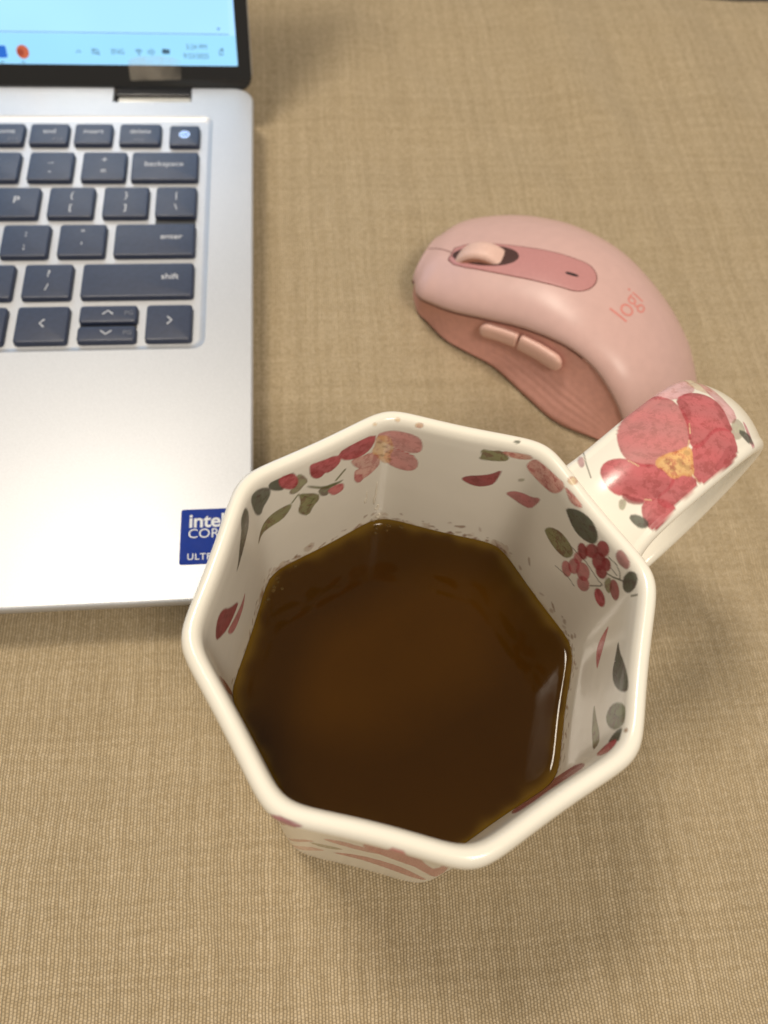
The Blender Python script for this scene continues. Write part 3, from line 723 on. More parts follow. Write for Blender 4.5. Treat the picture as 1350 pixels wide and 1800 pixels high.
def bubble_material():
    m, nt, b = new_mat('coffee_bubble')
    k = NB(nt)
    nt.links.new(k.ramp(k.noise(k.coords(), 800, 2), [(.3, (.30, .18, .05, 1)), (.7, (.38, .24, .08, 1))]), b.inputs['Base Color'])
    b.inputs['Roughness'].default_value = .03
    b.inputs['Transmission Weight'].default_value = .75
    b.inputs['IOR'].default_value = 1.2
    return m
M_BUB = bubble_material()
def dome(cx, cy, cz, r, flat=.62, n=14, m=7):
    V, F = [], []
    for j in range(m):
        a = math.pi / 2 * j / m
        for i in range(n):
            t = 2 * math.pi * i / n
            V.append((cx + r * math.cos(a) * math.cos(t), cy + r * math.cos(a) * math.sin(t), cz + r * flat * math.sin(a)))
    V.append((cx, cy, cz + r * flat))
    for j in range(m - 1):
        for i in range(n): F.append((j * n + i, j * n + (i + 1) % n, (j + 1) * n + (i + 1) % n, (j + 1) * n + i))
    F += [((m - 1) * n + i, (m - 1) * n + (i + 1) % n, m * n) for i in range(n)]
    F.append(tuple(reversed(range(n))))
    return V, F
r3 = random.Random(3)
for corner, cnt in ((1, 9), (0, 7)):
    sidx = int(NS * corner / 8)
    for q in range(cnt):
        off = int(r3.gauss(0, 13)); rad = r3.uniform(.25, .75)
        fr = .982 - abs(r3.gauss(0, .022))
        x, y = OCT[(sidx + off) % NS] * inner_r(COFFEE_Z) * fr
        zz = COFFEE_Z + 1.5 * math.exp(-(1 - fr) * 40 / .75)
        V, F = dome(x, y, zz - 6.35, rad)
        mesh_obj('bubble', V, F, M_BUB, coffee)
# two runs of liquid clinging to the far corner; opaque cream colour paints in their glints
def drip_material():
    m, nt, b = new_mat('glint_drip')
    k = NB(nt)
    nt.links.new(k.ramp(k.noise(k.coords(), 500, 2), [(.3, (.80, .74, .62, 1)), (.7, (.86, .80, .68, 1))]), b.inputs['Base Color'])
    b.inputs['Roughness'].default_value = .04
    b.inputs['IOR'].default_value = 1.4
    return m
M_DRIP = drip_material()
for si, za, zb, rad in ((6, 63.0, 52.0, .42), (3, 51.5, 48.8, .55), (15, 60.5, 54.5, .38), (1, 46.5, 44.6, .6)):
    rings = []
    for q in range(13):
        f_ = q / 12; z = za + (zb - za) * f_
        rr = rad * (.35 + .65 * f_) * math.sqrt(max(.02, 1 - (max(0, f_ - .82) / .18) ** 2)) * (.6 if q == 0 else 1)
        c2 = OCT[(si + (1 if q > 7 else 0)) % NS] * (inner_r(z) - .05); dn_ = c2 / np.linalg.norm(c2); tn_ = np.array([-dn_[1], dn_[0]])
        rings.append([(*(c2 - dn_ * rr * .8 * math.cos(t) + tn_ * rr * math.sin(t)), z - 6.2) for t in np.linspace(0, 2 * math.pi, 11)[:-1]])
    V, F = loft(rings)
    mesh_obj('drip', V, F, M_DRIP, coffee)

# ------------------------------------------------------------------ the laptop
LX, LY = -174.0, 190.0
laptop = thing('laptop', 'open silver laptop with navy keys and lit pale blue screen', 'laptop', (LX, LY, 0))
def loc(V): return [(x - LX, y - LY, z) for x, y, z in V]
M_ALU = None
def aluminium():
    m, nt, b = new_mat('anodised_aluminium')
    k = NB(nt)
    co = k.coords()
    fine = k.noise(co, 3200, 2, .6)
    broad = k.noise(co, 40, 3)
    c = k.mix(k.maprange(fine, .3, .7, 0, 1), (.45, .465, .495, 1), (.57, .585, .615, 1))
    c = k.mix(k.math('MULTIPLY', broad, .18), c, (.60, .61, .63, 1))
    nt.links.new(c, b.inputs['Base Color'])
    b.inputs['Metallic'].default_value = .42
    nt.links.new(k.maprange(fine, .2, .8, .36, .48), b.inputs['Roughness'])
    nt.links.new(k.bump(fine, .25, .00004), b.inputs['Normal'])
    return m
M_ALU = aluminium()
M_KEY = simple('key_plastic', (.024, .034, .070), .38, nscale=600, noise=.12, bump=.2, bscale=9000)
M_BLACK = simple('black_plastic', (.012, .012, .014), .35)
M_GLASSY = simple('bezel_glass', (.008, .008, .009), .12, spec=.5, coat=.4)
M_LEG = simple('legend_print', (.62, .64, .68), .6)
M_LEG_DIM = simple('dim_legend_print', (.16, .17, .20), .6)
M_RUBBER = simple('rubber', (.02, .02, .02), .8)
M_STEEL = simple('hinge_metal', (.80, .76, .68), .38, metal=.4)

X0, X1, Y0, Y1 = -331.0, -17.85, 81.2, 300.0
TOPZ = 16.0
prof = [(60, 2.0), (14, 2.0), (7, 3.6), (3.2, 6.6), (1.4, 9.6), (.5, 12.4), (.05, 14.2), (0, 15.2), (.12, 15.6), (.35, 15.86), (.75, 16.0)]
rings = [[(x, y, z) for x, y in rounded_rect(X0 + i, Y0 + i, X1 - i, Y1 - i, max(8 - i, .8), 8)] for i, z in prof]
base_bm = loft(rings)
def boolean_cut(name, vf, cutters, mat, parent):
    o = mesh_obj(name, loc(vf[0]), vf[1], mat, None, smooth=False)
    cs = []
    for v, f in cutters:
        c = mesh_obj('cutter', loc(v), f, None, None, smooth=False)
        md = o.modifiers.new('cut', 'BOOLEAN'); md.operation = 'DIFFERENCE'; md.object = c; md.solver = 'EXACT'
        cs.append(c)
    dg = bpy.context.evaluated_depsgraph_get()
    me = bpy.data.meshes.new_from_object(o.evaluated_get(dg))
    o.modifiers.clear()
    old = o.data; o.data = me; bpy.data.meshes.remove(old); me.name = name
    for c in cs:
        d_ = c.data; bpy.data.objects.remove(c); bpy.data.meshes.remove(d_)
    me.materials.clear(); me.materials.append(mat)
    me.polygons.foreach_set('use_smooth', [True] * len(me.polygons))
    me.set_sharp_from_angle(angle=math.radians(28))
    flat = [p.normal.z > .9995 for p in me.polygons]
    me.polygons.foreach_set('use_smooth', [not f for f in flat])
    ek = {}
    for p in me.polygons:
        for e in p.edge_keys: ek.setdefault(e, []).append(flat[p.index])
    for e in me.edges:
        if any(ek.get(tuple(sorted(e.vertices)), [False])): e.use_edge_sharp = True
    o.parent = parent
    return o
TX0, TX1, TY0, TY1 = -315.3, -33.4, 168.6, 282.8
FLOOR = 15.05
tray = [[(x, y, z) for x, y in rounded_rect(TX0 + i, TY0 + i, TX1 - i, TY1 - i, max(4.2 - i * .6, 1), 8)] for i, z in ((2.3, FLOOR), (1.5, FLOOR + .12), (.25, 15.85), (0, 16.0), (-.02, 16.6))]
notch = slab(-72.4, 290.9, -42.0, 310, 6, 22, .6, .05, 3)
notch2 = slab(-306.8, 290.9, -276.4, 310, 6, 22, .6, .05, 3)
base = boolean_cut('base', base_bm, [loft(tray), notch, notch2], M_ALU, laptop)
for fx, fy in ((-40, 100), (-309, 100), (-40, 282), (-309, 282)):
    V, F = slab(fx - 6, fy - 3.5, fx + 6, fy + 3.5, 0.05, 2.3, 3, .4)
    mesh_obj('rubber_foot', loc(V), F, M_RUBBER, laptop)
# touchpad, a separate plate let into the palm rest
V, F = slab(-236, 95, -116, 160, 15.98, 16.06, 3, .03)
mesh_obj('touchpad', loc(V), F, M_ALU, laptop)

# keyboard: real keycaps on the tray floor
KW, KH, GAP = 15.9, 15.0, 3.15
ROWY = [253.71 - i * 18.64 for i in range(5)]
def key_at(x0, x1, y0, y1, legends=()):
    cx, cy = (x0 + x1) / 2, (y0 + y1) / 2
    w, h = (x1 - x0) / 2, (y1 - y0) / 2
    R = []
    for ins, z, r in ((-.12, FLOOR + .05, 1.2), (0, FLOOR + .7, 1.2), (.02, 16.45, 1.2), (.12, 16.72, 1.1), (.35, 16.86, 1.0), (.7, 16.9, .9)):
        R.append([(x, y, z) for x, y in rounded_rect(-w + ins, -h + ins, w - ins, h - ins, r, 4)])
    V, F = loft(R)
    o = mesh_obj('key', V, F, M_KEY, laptop, sharp=50)
    o.location = ((cx - LX) * MM, (cy - LY) * MM, 0)
    for lg in legends:
        body, dx, dy, size = lg[:4]
        opt = lg[4] if len(lg) > 4 else {}
        mat = opt.get('mat', M_LEG)
        if isinstance(body, str):
            text_mesh('legend', body, size, mat, o, Matrix.Translation((dx, dy, 16.93)), bold=opt.get('bold', .0), extrude=.012)
        else:
            v, f = stroke([(dx + a * size, dy + b * size) for a, b in body], opt.get('w', .42), 16.93)
            mesh_obj('legend', v, f, mat, o, smooth=False)
    return o
UP = [(-1, -.45), (0, .45), (1, -.45)]; DN = [(-1, .45), (0, -.45), (1, .45)]; LF = [(.45, 1), (-.45, 0), (.45, -1)]; RT = [(-.45, 1), (.45, 0), (-.45, -1)]
def two(a, b): return ((a, 0, 3.1, 4.0), (b, 0, -2.9, 4.0))
def row_keys(y, cxs, legs):
    for cx, lg in zip(cxs, legs): key_at(cx - KW / 2, cx + KW / 2, y - KH / 2, y + KH / 2, lg)
P19 = 19.05
# number row
row_keys(ROWY[0], [-91.3 + P19 * i for i in range(-11, 2)], [(('~', 0, 3, 4), ('`', 0, -3, 4))] + [two(a, b) for a, b in zip('!@#$%^&*()', '1234567890')] + [two('_', '-'), two('+', '=')])
key_at(-62.4, -38.1, ROWY[0] - KH / 2, ROWY[0] + KH / 2, (('backspace', -.3, .9, 3.5),))
# top letter row
row_keys(ROWY[1], [-82.1 + P19 * i for i in range(-10, 2)], [((c, 0, 1, 4.6),) for c in 'QWERTYUIOP'] + [two('{', '['), two('}', ']')])
key_at(-52.6, -38.1, ROWY[1] - KH / 2, ROWY[1] + KH / 2, (('|', 0, 3.1, 4.2), ('\\', 0, -2.9, 4.2)))
key_at(-311, -282.6, ROWY[1] - KH / 2, ROWY[1] + KH / 2, (('tab', -8, 0, 3.5),))
# home row
row_keys(ROWY[2], [-95.6 + P19 * i for i in range(-9, 2)], [((c, 0, 1, 4.6),) for c in 'ASDFGHJKL'] + [two(':', ';'), two('"', "'")])
key_at(-65.6, -38.0, ROWY[2] - KH / 2, ROWY[2] + KH / 2, (('enter', 5.6, 1.2, 3.5),))
key_at(-311, -277, ROWY[2] - KH / 2, ROWY[2] + KH / 2, (('caps lock', -7, 0, 3.5),))
# lower letter row
row_keys(ROWY[3], [-86.0 + P19 * i for i in range(-9, 1)], [((c, 0, 1, 4.6),) for c in 'ZXCVBNM'] + [two('<', ','), two('>', '.'), two('?', '/')])
key_at(-74.9, -37.9, ROWY[3] - KH / 2, ROWY[3] + KH / 2, (('shift', 10.6, 1.2, 3.5),))
key_at(-311, -268.5, ROWY[3] - KH / 2, ROWY[3] + KH / 2, (('shift', -12, 0, 3.5),))
# bottom row
key_at(-94.0, -77.4, ROWY[4] - KH / 2, ROWY[4] + KH / 2, ((LF, 0, .4, 1.6),))
key_at(-74.2, -55.6, ROWY[4] + .35, ROWY[4] + KH / 2, ((UP, -.2, .6, 1.7), ('PG', 6.6, .2, 2.4, {'mat': M_LEG_DIM})))
key_at(-74.2, -55.6, ROWY[4] - KH / 2, ROWY[4] - .35 - .9, ((DN, -.2, .5, 1.7), ('PG', 6.6, .2, 2.4, {'mat': M_LEG_DIM})))
key_at(-52.7, -37.8, ROWY[4] - KH / 2, ROWY[4] + KH / 2, ((RT, .2, .8, 1.6),))
bx_ = -97.2
for w, lg in ((15.9, 'ctrl'), (15.9, 'alt'), (91, ''), (15.9, 'alt'), (15.9, ''), (15.9, 'fn'), (15.9, 'ctrl')):
    key_at(bx_ - w, bx_, ROWY[4] - KH / 2, ROWY[4] + KH / 2, ((lg, w / 2 - 3.4, -2.6, 3.0),) if lg else ())
    bx_ -= w + GAP
# function row (shallower caps)
FY0, FY1 = 265.7, 277.0
for x0, x1, lg in ((-68.0, -52.6, (('delete', 0, 1.2, 3.2), ([(-1, 0), (1, 0)], -.2, -3.4, 2.0, {'mat': M_LEG_DIM, 'w': .35}))),
                   (-84.6, -70.7, (('insert', 0, 1.2, 3.2),)),
                   (-100.9, -86.7, (('end', 0, 1.2, 3.2), ('F12', 3.4, -3.2, 2.6, {'mat': M_LEG_DIM}))),
                   (-116.9, -103.0, (('home', 0, 1.2, 3.2), ('F11', 3.4, -3.2, 2.6, {'mat': M_LEG_DIM})))):
    key_at(x0, x1, FY0, FY1, lg)
fx = -119.0
for i in range(10, -1, -1):
    key_at(fx - 14, fx, FY0, FY1, (('F%d' % i if i else 'esc', 0, 0, 3.0),)); fx -= 16.1
pk = key_at(-49.4, -38.1, FY0 - .8, FY1 - .8)
M_GLOW = simple('power_lamp', (.6, .75, .95), .5, emit=srgb(150, 190, 255), estr=.9)
ring = [(1.75 * math.cos(t), 1.75 * math.sin(t) + .4) for t in np.linspace(0, 2 * math.pi, 33)]
mesh_obj('power_light', *stroke(ring, .38, 16.93), M_GLOW, pk, smooth=False)
disc = [(0, .4, 16.925)] + [(1.6 * math.cos(t), 1.6 * math.sin(t) + .4, 16.925) for t in np.linspace(0, 2 * math.pi, 33)[:-1]]
mesh_obj('fingerprint_pad', disc, [(0, i + 1, (i + 1) % 32 + 1) for i in range(32)], simple('power_pad', (.10, .16, .38), .4, emit=srgb(70, 110, 200), estr=.8), pk, smooth=False)
for q, (a0, a1, rr) in enumerate(((40, 200, .9), (210, 330, 1.1), (60, 150, .4))):
    arc = [(rr * math.cos(math.radians(t)), .4 + rr * math.sin(math.radians(t))) for t in np.linspace(a0, a1, 12)]
    mesh_obj('fingerprint_mark', *stroke(arc, .3, 16.94), M_GLOW, pk, smooth=False)
# dark webs where the tray has no silver bar
for x0, x1, y0, y1 in ((-52.5, -38.3, ROWY[2] + KH / 2 - .2, ROWY[1] - KH / 2 + .2), (-74.0, -55.8, ROWY[4] - 1.4, ROWY[4] + .5)):
    V, F = slab(x0, y0, x1, y1, FLOOR - .02, FLOOR + .35, .2, .05, 2)
    mesh_obj('key_web', loc(V), F, M_BLACK, laptop, smooth=False)

# processor sticker on the palm rest
M_BLUE = simple('sticker_blue', srgb(18, 54, 150), .6, noise=.05, spec=.2)
M_WHITE = simple('sticker_white', (.82, .84, .86), .5)
V, F = slab(-38.4, 92.1, -20.9, 109.6, 16.0, 16.09, .7, .03, 4)
sticker = mesh_obj('sticker', loc(V), F, M_BLUE, laptop, smooth=False)
def st(body, x, y, size, **kw): text_mesh('sticker_lettering', body, size, M_WHITE, sticker, Matrix.Translation((x - LX, y - LY, 16.10)), align='LEFT', extrude=.006, **kw)
st('intel', -36.2, 105.6, 6.1, bold=.13, spacing=.98)
st('CORE', -36.3, 101.6, 4.15, bold=.0, spacing=1.02)
st('ULTRA', -36.3, 94.4, 2.75, bold=.03, spacing=1.12)

# hinge barrels sitting in the notches
for hx0, hx1 in ((-71.9, -42.5), (-306.3, -276.9)):
    V, F = slab(hx0, 296.6, hx1, 303, 8, 15.0, .5, .4, 3)
    hg = mesh_obj('hinge', loc(V), F, M_BLACK, laptop, smooth=False)
    V, F = slab(hx0 + .9, 291.5, hx1 - .1, 296.4, 9.5, 14.4, .9, .8, 5)
    mesh_obj('hinge_barrel', loc(V), F, M_STEEL, hg, sharp=40)

# lid: leaned back 120 degrees
LA = math.radians(120)
LD = np.array([0, -math.cos(LA), math.sin(LA)]); LN = np.array([0, -math.sin(LA), -math.cos(LA)])
LP = np.array([0, 300.6, 15.0])
def lidp(V): return [tuple(np.array([x, 0, 0]) + LP + LD * s + LN * h - np.array([LX, LY, 0])) for x, s, h in V]
LS1 = 208.0
V, F = slab(X0 + .2, .2, X1 - .2, LS1, -5.2, -.35, 6, 1.2, 7)
lid = mesh_obj('lid', lidp(V), F, M_ALU, laptop, sharp=30)
V, F = slab(X0 + .6, -.4, X1 - .45, LS1 - .5, -.6, 0, 5, .25, 7)
mesh_obj('bezel', lidp(V), F, M_GLASSY, lid, sharp=30)
for hx0, hx1 in ((-71.9, -42.5), (-306.3, -276.9)):
    V, F = slab(hx0, -6.5, hx1, .4, -3.4, -.25, .4, .2, 3)
    mesh_obj('hinge_cover', lidp(V), F, M_BLACK, lid, smooth=False)
def screen_mat(name, rgb, estr=1.0, var=.0):
    m, nt, b = new_mat(name)
    k = NB(nt)
    f = k.noise(k.coords(), 14, 2)
    c = k.mix(k.maprange(f, .3, .7, 0, 1), tuple(x * (1 - var) for x in rgb) + (1,), tuple(min(1, x * (1 + var)) for x in rgb) + (1,))
    b.inputs['Base Color'].default_value = (.01, .01, .01, 1)
    b.inputs['Roughness'].default_value = .15
    nt.links.new(c, b.inputs['Emission Color'])
    b.inputs['Emission Strength'].default_value = estr
    return m
DS0, DX1 = 8.2, -23.45
def quad(name, x0, s0, x1, s1, h, mat, r=.3):
    P = rounded_rect(x0, s0, x1, s1, r, 3)
    return mesh_obj(name, lidp([(x, s, h) for x, s in P]), [tuple(range(len(P)))], mat, lid, smooth=False)
quad('display', X0 + 6, DS0, DX1, DS0 + 189, .03, screen_mat('screen_desktop', (.34, .62, 1.0), 1.3, .08), .2)
quad('taskbar', X0 + 6.1, DS0 + .1, DX1 - .1, DS0 + 10.3, .05, screen_mat('screen_taskbar', (.30, .66, .96), 1.1, .05), .1)
quad('app_window', X0 + 6.2, DS0 + 10.9, -25.6, DS0 + 187, .05, screen_mat('screen_window', (.31, .60, 1.0), 1.3, .07), .8)
M_INK = screen_mat('screen_ink', srgb(62, 92, 112), 1.0)
M_LINE = screen_mat('screen_line', srgb(98, 140, 190), 1.0)
M_ORANGE = screen_mat('screen_orange', srgb(196, 96, 66), 1.0)
M_ORANGE2 = screen_mat('screen_dark_orange', srgb(160, 66, 44), 1.0)
M_SBLUE = screen_mat('screen_blue', srgb(28, 104, 204), 1.0)
M_SWHITE = screen_mat('screen_white', srgb(235, 240, 250), 1.0)
quad('window_edge', X0 + 6.5, DS0 + 10.55, -25.9, DS0 + 10.85, .06, M_LINE, .05)
LM = Matrix((( 1, 0, 0, LP[0] - LX), (0, LD[1], LN[1], LP[1] - LY), (0, LD[2], LN[2], LP[2]), (0, 0, 0, 1)))
def stext(body, x, s, size, mat=None, **kw): text_mesh('screen_text', body, size, mat or M_INK, lid, LM @ Matrix.Translation((x, s, .08)), extrude=.004, **kw)
def smark(name, pts, w, mat=None):
    v, f = stroke(pts, w); mesh_obj(name, lidp([(x, s, .08) for x, s, _ in v]), f, mat or M_INK, lid, smooth=False)
def sdisc(name, cx, cs, r, mat, h=.08):
    P = [(cx + r * math.cos(t), cs + r * math.sin(t), h) for t in np.linspace(0, 2 * math.pi, 25)[:-1]]
    mesh_obj(name, lidp(P), [tuple(range(24))], mat, lid, smooth=False)
# taskbar icons
sdisc('app_icon', -105.0, 12.25, 2.35, M_ORANGE)
sdisc('app_icon_badge', -105.9, 12.1, 1.25, M_ORANGE2, .085)
stext('P', -105.9, 12.1, 2.0, M_SWHITE)
quad('app_icon', -115.6, 10.2, -111.0, 14.3, .08, M_SBLUE, .6)
quad('running_mark', -106.2, 8.62, -104.8, 8.95, .08, M_INK, .1)
quad('running_mark', -114.2, 8.55, -112.6, 8.9, .08, M_INK, .1)
smark('tray_chevron', [(-84.9, 12.2), (-84.0, 13.0), (-83.1, 12.2)], .3)
cl = [(-78.8 + .0, 12.0), (-79.0, 12.6), (-78.4, 13.2), (-77.6, 13.6), (-76.8, 13.3), (-76.3, 12.7), (-76.4, 12.0), (-78.8, 12.0)]
smark('cloud_icon', cl, .28); smark('cloud_icon_slash', [(-79.0, 13.7), (-76.2, 11.4)], .3)
stext('ENG', -69.2, 12.6, 2.5)
for rr in (.6, 1.2, 1.8): smark('wifi_icon', [(-61.2 + rr * math.cos(t), 11.7 + rr * math.sin(t)) for t in np.linspace(math.radians(45), math.radians(135), 8)], .3)
sdisc('wifi_icon_dot', -61.2, 11.7, .28, M_INK)
smark('speaker_icon', [(-57.6, 12.3), (-57.6, 13.1), (-57.0, 13.1), (-56.3, 13.8), (-56.3, 11.6), (-57.0, 12.3), (-57.6, 12.3)], .28)
smark('speaker_icon_wave', [(-55.7, 13.5), (-55.3, 12.7), (-55.7, 11.9)], .28)
quad('battery_icon', -52.3, 12.1, -49.3, 13.7, .08, M_INK, .4)
smark('battery_plug', [(-51.6, 13.9), (-50.8, 13.0), (-51.4, 12.2)], .5)
stext('5:24 PM', -38.8, 14.5, 2.45)
stext('9/23/2025', -39.3, 11.4, 2.45)
smark('bell_icon', [(-30.2, 12.0), (-28.8, 12.0), (-28.9, 13.2), (-29.5, 14.0), (-30.1, 13.2), (-30.2, 12.0)], .34)
sdisc('bell_icon_dot', -29.0, 13.8, .45, M_INK)
P = [(-30.5, 21.0, .08), (-29.1, 21.0, .08), (-29.8, 20.2, .08)]
mesh_obj('scroll_arrow', lidp(P), [(0, 2, 1)], M_INK, lid, smooth=False)
# thin see-through pale film over the lower bezel
def film_material():
    m, nt, b = new_mat('pale_film')
    k = NB(nt)
    co = k.coords()
    f = k.noise(co, 160, 3)
    nt.links.new(k.ramp(f, [(.35, (.58, .52, .44, 1)), (.65, (.70, .64, .54, 1))]), b.inputs['Base Color'])
    nt.links.new(k.maprange(k.noise(co, 90, 3), .3, .6, .03, .17), b.inputs['Alpha'])
    b.inputs['Roughness'].default_value = .3
    return m
tp = [(-65.7, 2.8), (-46.2, 3.3), (-45.4, 9.4)] + [(-55.6 + 10.2 * math.cos(t), 9.3 + 2.1 * math.sin(t)) for t in np.linspace(.1, math.pi - .1, 14)] + [(-65.9, 9.2)]
n = len(tp)
V, F = loft([lidp([(x, s, .09) for x, s in tp]), lidp([(x, s, .17) for x, s in tp])])
mesh_obj('pale_film', V, F, film_material(), lid, smooth=False)
SIDE_BTN = [[(21.5, 16.6), (15, 18.0), (7.9, 19.4)], [(7.2, 19.5), (0, 20.7), (-9, 21.3)]]

# ------------------------------------------------------------------ the mouse
MA = math.radians(150)                   # nose direction
mouse = thing('mouse', 'pink wireless computer mouse with scroll wheel lying beside laptop', 'mouse', (86, 180, 0), MA)
# local frame: x = towards the nose (u), y = towards the thumb side (-v), z up
def mtab(u, tab):
    k = sorted(tab); xs_ = np.array([q[0] for q in k], float); ys_ = np.array([q[1] for q in k], float)
    m = np.gradient(ys_, xs_)
    i = np.clip(np.searchsorted(xs_, u, side='right') - 1, 0, len(xs_) - 2)
    h = xs_[i + 1] - xs_[i]; t = (u - xs_[i]) / h
    return (2*t**3-3*t**2+1)*ys_[i] + (t**3-2*t**2+t)*h*m[i] + (-2*t**3+3*t**2)*ys_[i+1] + (t**3-t**2)*h*m[i+1]
T_RIDGE_V = [(51, -7), (48, -12), (46.6, -13.3), (40, -15.7), (33, -17.6), (21, -18.8), (10, -19.8), (-.7, -21.8), (-8.8, -23.5), (-17.7, -25.6), (-30, -29.6), (-36.5, -30.6), (-44, -27), (-51, -19.5), (-56, -12.5), (-58.5, -8)]
T_RIDGE_Z = [(51, 12), (46.6, 13.2), (40, 15), (33, 17.4), (21, 21.4), (10, 25), (-.7, 28), (-8.8, 29), (-17.7, 27.4), (-24, 24.4), (-30, 19.6), (-36.5, 11), (-40, 5.5), (-44, 4), (-51, 4), (-58.5, 4)]
T_BASE_L = [(51, -5), (47, -10), (43, -12), (33, -17.2), (24, -18.8), (14.5, -20), (-1, -26.5), (-13.6, -31.6), (-26.7, -32), (-36, -30.8), (-44, -26.4), (-51, -19), (-56, -12), (-58.5, -8)]
T_TOP = [(51, 18), (47, 21.3), (40, 25.0), (30, 29.6), (20, 33.2), (8, 36.6), (-4, 38), (-16, 37.2), (-28, 33.6), (-38, 27.8), (-46, 20.5), (-53, 11.5), (-57, 6.0), (-58.5, 4.4)]
T_RIGHT = [(51, 19), (49.5, 22.5), (47, 26), (44, 28.8), (35, 33.6), (27, 36), (15, 37), (1, 35.2), (-12, 31.4), (-22, 26.5), (-38, 17), (-49, 7), (-55, 0), (-58.5, -5)]
def top_section(u, n=64):
    vr, zr, zt, vR = mtab(u, T_RIDGE_V), mtab(u, T_RIDGE_Z), mtab(u, T_TOP), mtab(u, T_RIGHT)
    vm = vr + (vR - vr) * .40
    zt = max(zt, zr + .3)
    out = []
    for s in np.linspace(0, 1, n // 3):                       # ridge -> crown, plump
        a = s * math.pi / 2
        e = .86
        out.append((vr + (vm - vr) * (1 - math.cos(a) ** (2 / 2.0)), zr + (zt - zr) * math.sin(a) ** e))
    zmid = min(11.0, zt * .5)
    for s in np.linspace(0, 1, n // 2)[1:]:                   # crown -> right flank
        a = s * math.pi / 2
        out.append((vm + (vR - vm) * math.sin(a) ** .92, zmid + (zt - zmid) * math.cos(a) ** .86))
    for s in np.linspace(0, 1, 9)[1:]:                        # tuck in to the base
        out.append((vR - 3.2 * s ** 2 * min(1, (vR - vm) / 10), zmid * (1 - s) + .8 * s))
    return out
us = np.r_[np.linspace(51, 47, 9), np.linspace(46.2, -50, 92), np.linspace(-50.7, -58.5, 14)]
rings = []
nose = []
ring0 = top_section(51)
for k_, (du, sc) in enumerate(((1.75, .45), (1.6, .70), (1.2, .87), (.6, .965))):
    c_v = 6; c_z = 8.5
    nose.append([(51 + du, -(c_v + (v - c_v) * sc), c_z + (z - c_z) * sc) for v, z in ring0])
rings = nose + [[(u, -v, z) for v, z in top_section(u)] for u in us]
V, F = loft(rings, False, False, closed=False)
M_PINK = simple('soft_pink_plastic', srgb(208, 172, 166), .36, noise=.025, nscale=300, bump=.12, bscale=7000)
M_GRIP = simple('rubber_pink_grip', srgb(208, 154, 142), .6, noise=.06, nscale=500, bump=.35, bscale=6000, spec=.35)
M_PANEL = simple('rose_panel_plastic', srgb(190, 134, 133), .36, noise=.03)
M_SEAM = simple('seam_shadow_gap', srgb(112, 66, 60), .8)
M_WHEEL = simple('wheel_rubber', srgb(224, 188, 176), .5, noise=.04)
M_WHEEL2 = simple('wheel_hub', srgb(172, 124, 104), .3, metal=.2)
M_LOGO = simple('logo_print', srgb(212, 138, 130), .45)
M_BTN = simple('side_button_plastic', srgb(220, 178, 165), .36, noise=.03)
shell = mesh_obj('top_shell', V, F, M_PINK, mouse)
sol = shell.modifiers.new('thickness', 'SOLIDIFY'); sol.thickness = -1.1 * MM; sol.offset = -1
TOPBVH = BVHTree.FromPolygons([Vector(v) for v in V], [tuple(f) for f in F])
def top_z(u, v):
    h = TOPBVH.ray_cast(Vector((u, -v, 80)), Vector((0, 0, -1)))
    return h[0].z if h[0] else 0.0
# thumb side: scooped rubber wall under the ridge
def grip_section(u, n=40):
    vr, zr, vb = mtab(u, T_RIDGE_V), mtab(u, T_RIDGE_Z), mtab(u, T_BASE_L)
    out = []
    dep = 2.0 * math.exp(-((u - 4) / 24) ** 2) + .5
    for s in np.linspace(0, 1, n):
        z = (zr - .75) * (1 - s) + .8 * s
        v = (vr + .75) * (1 - s) + vb * s
        v += dep * math.sin(math.pi * min(1, s * 1.0)) ** 1.1 * (1 - .35 * s)
        if s > .93: v += (s - .93) * 18
        # shallow moulded ribs low on the rear of the grip
        if -32 < u < 22:
            w = math.sin(math.pi * np.clip((u + 32) / 54, 0, 1)) * math.sin(math.pi * np.clip((s - .42) / .5, 0, 1))
            v += .16 * max(0, w) * math.sin(s * 62 + u * .05)
        out.append((v, z))
    return out
gu = np.r_[np.linspace(51, 46, 8), np.linspace(45, -39.5, 112)]
g0 = grip_section(51)
gr = [[(51 + du, -(6 + (v - 6) * sc), 8 + (z - 8) * sc) for v, z in g0] for du, sc in ((1.6, .45), (1.45, .70), (1.05, .86), (.5, .95))]
gr += [[(u, -v, z) for v, z in grip_section(u)] for u in gu]
V, F = loft(gr, False, False, closed=False)
F = [tuple(reversed(f)) for f in F]
grip = mesh_obj('thumb_grip', V, F, M_GRIP, mouse)
GBVH = BVHTree.FromPolygons([Vector(v) for v in V], [tuple(f) for f in F])
# dark gap strip between shell and grip
sv = []
for u in np.r_[np.linspace(52, -14, 70)]:
    uu = min(u, 51)
    v, z = mtab(uu, T_RIDGE_V), mtab(uu, T_RIDGE_Z)
    sv.append([(u, -(v + .75), z - .02), (u, -(v + .55), z - 1.25)])
V, F = loft(sv, False, False, closed=False)
mesh_obj('shell_gap', V, F, M_SEAM, mouse)
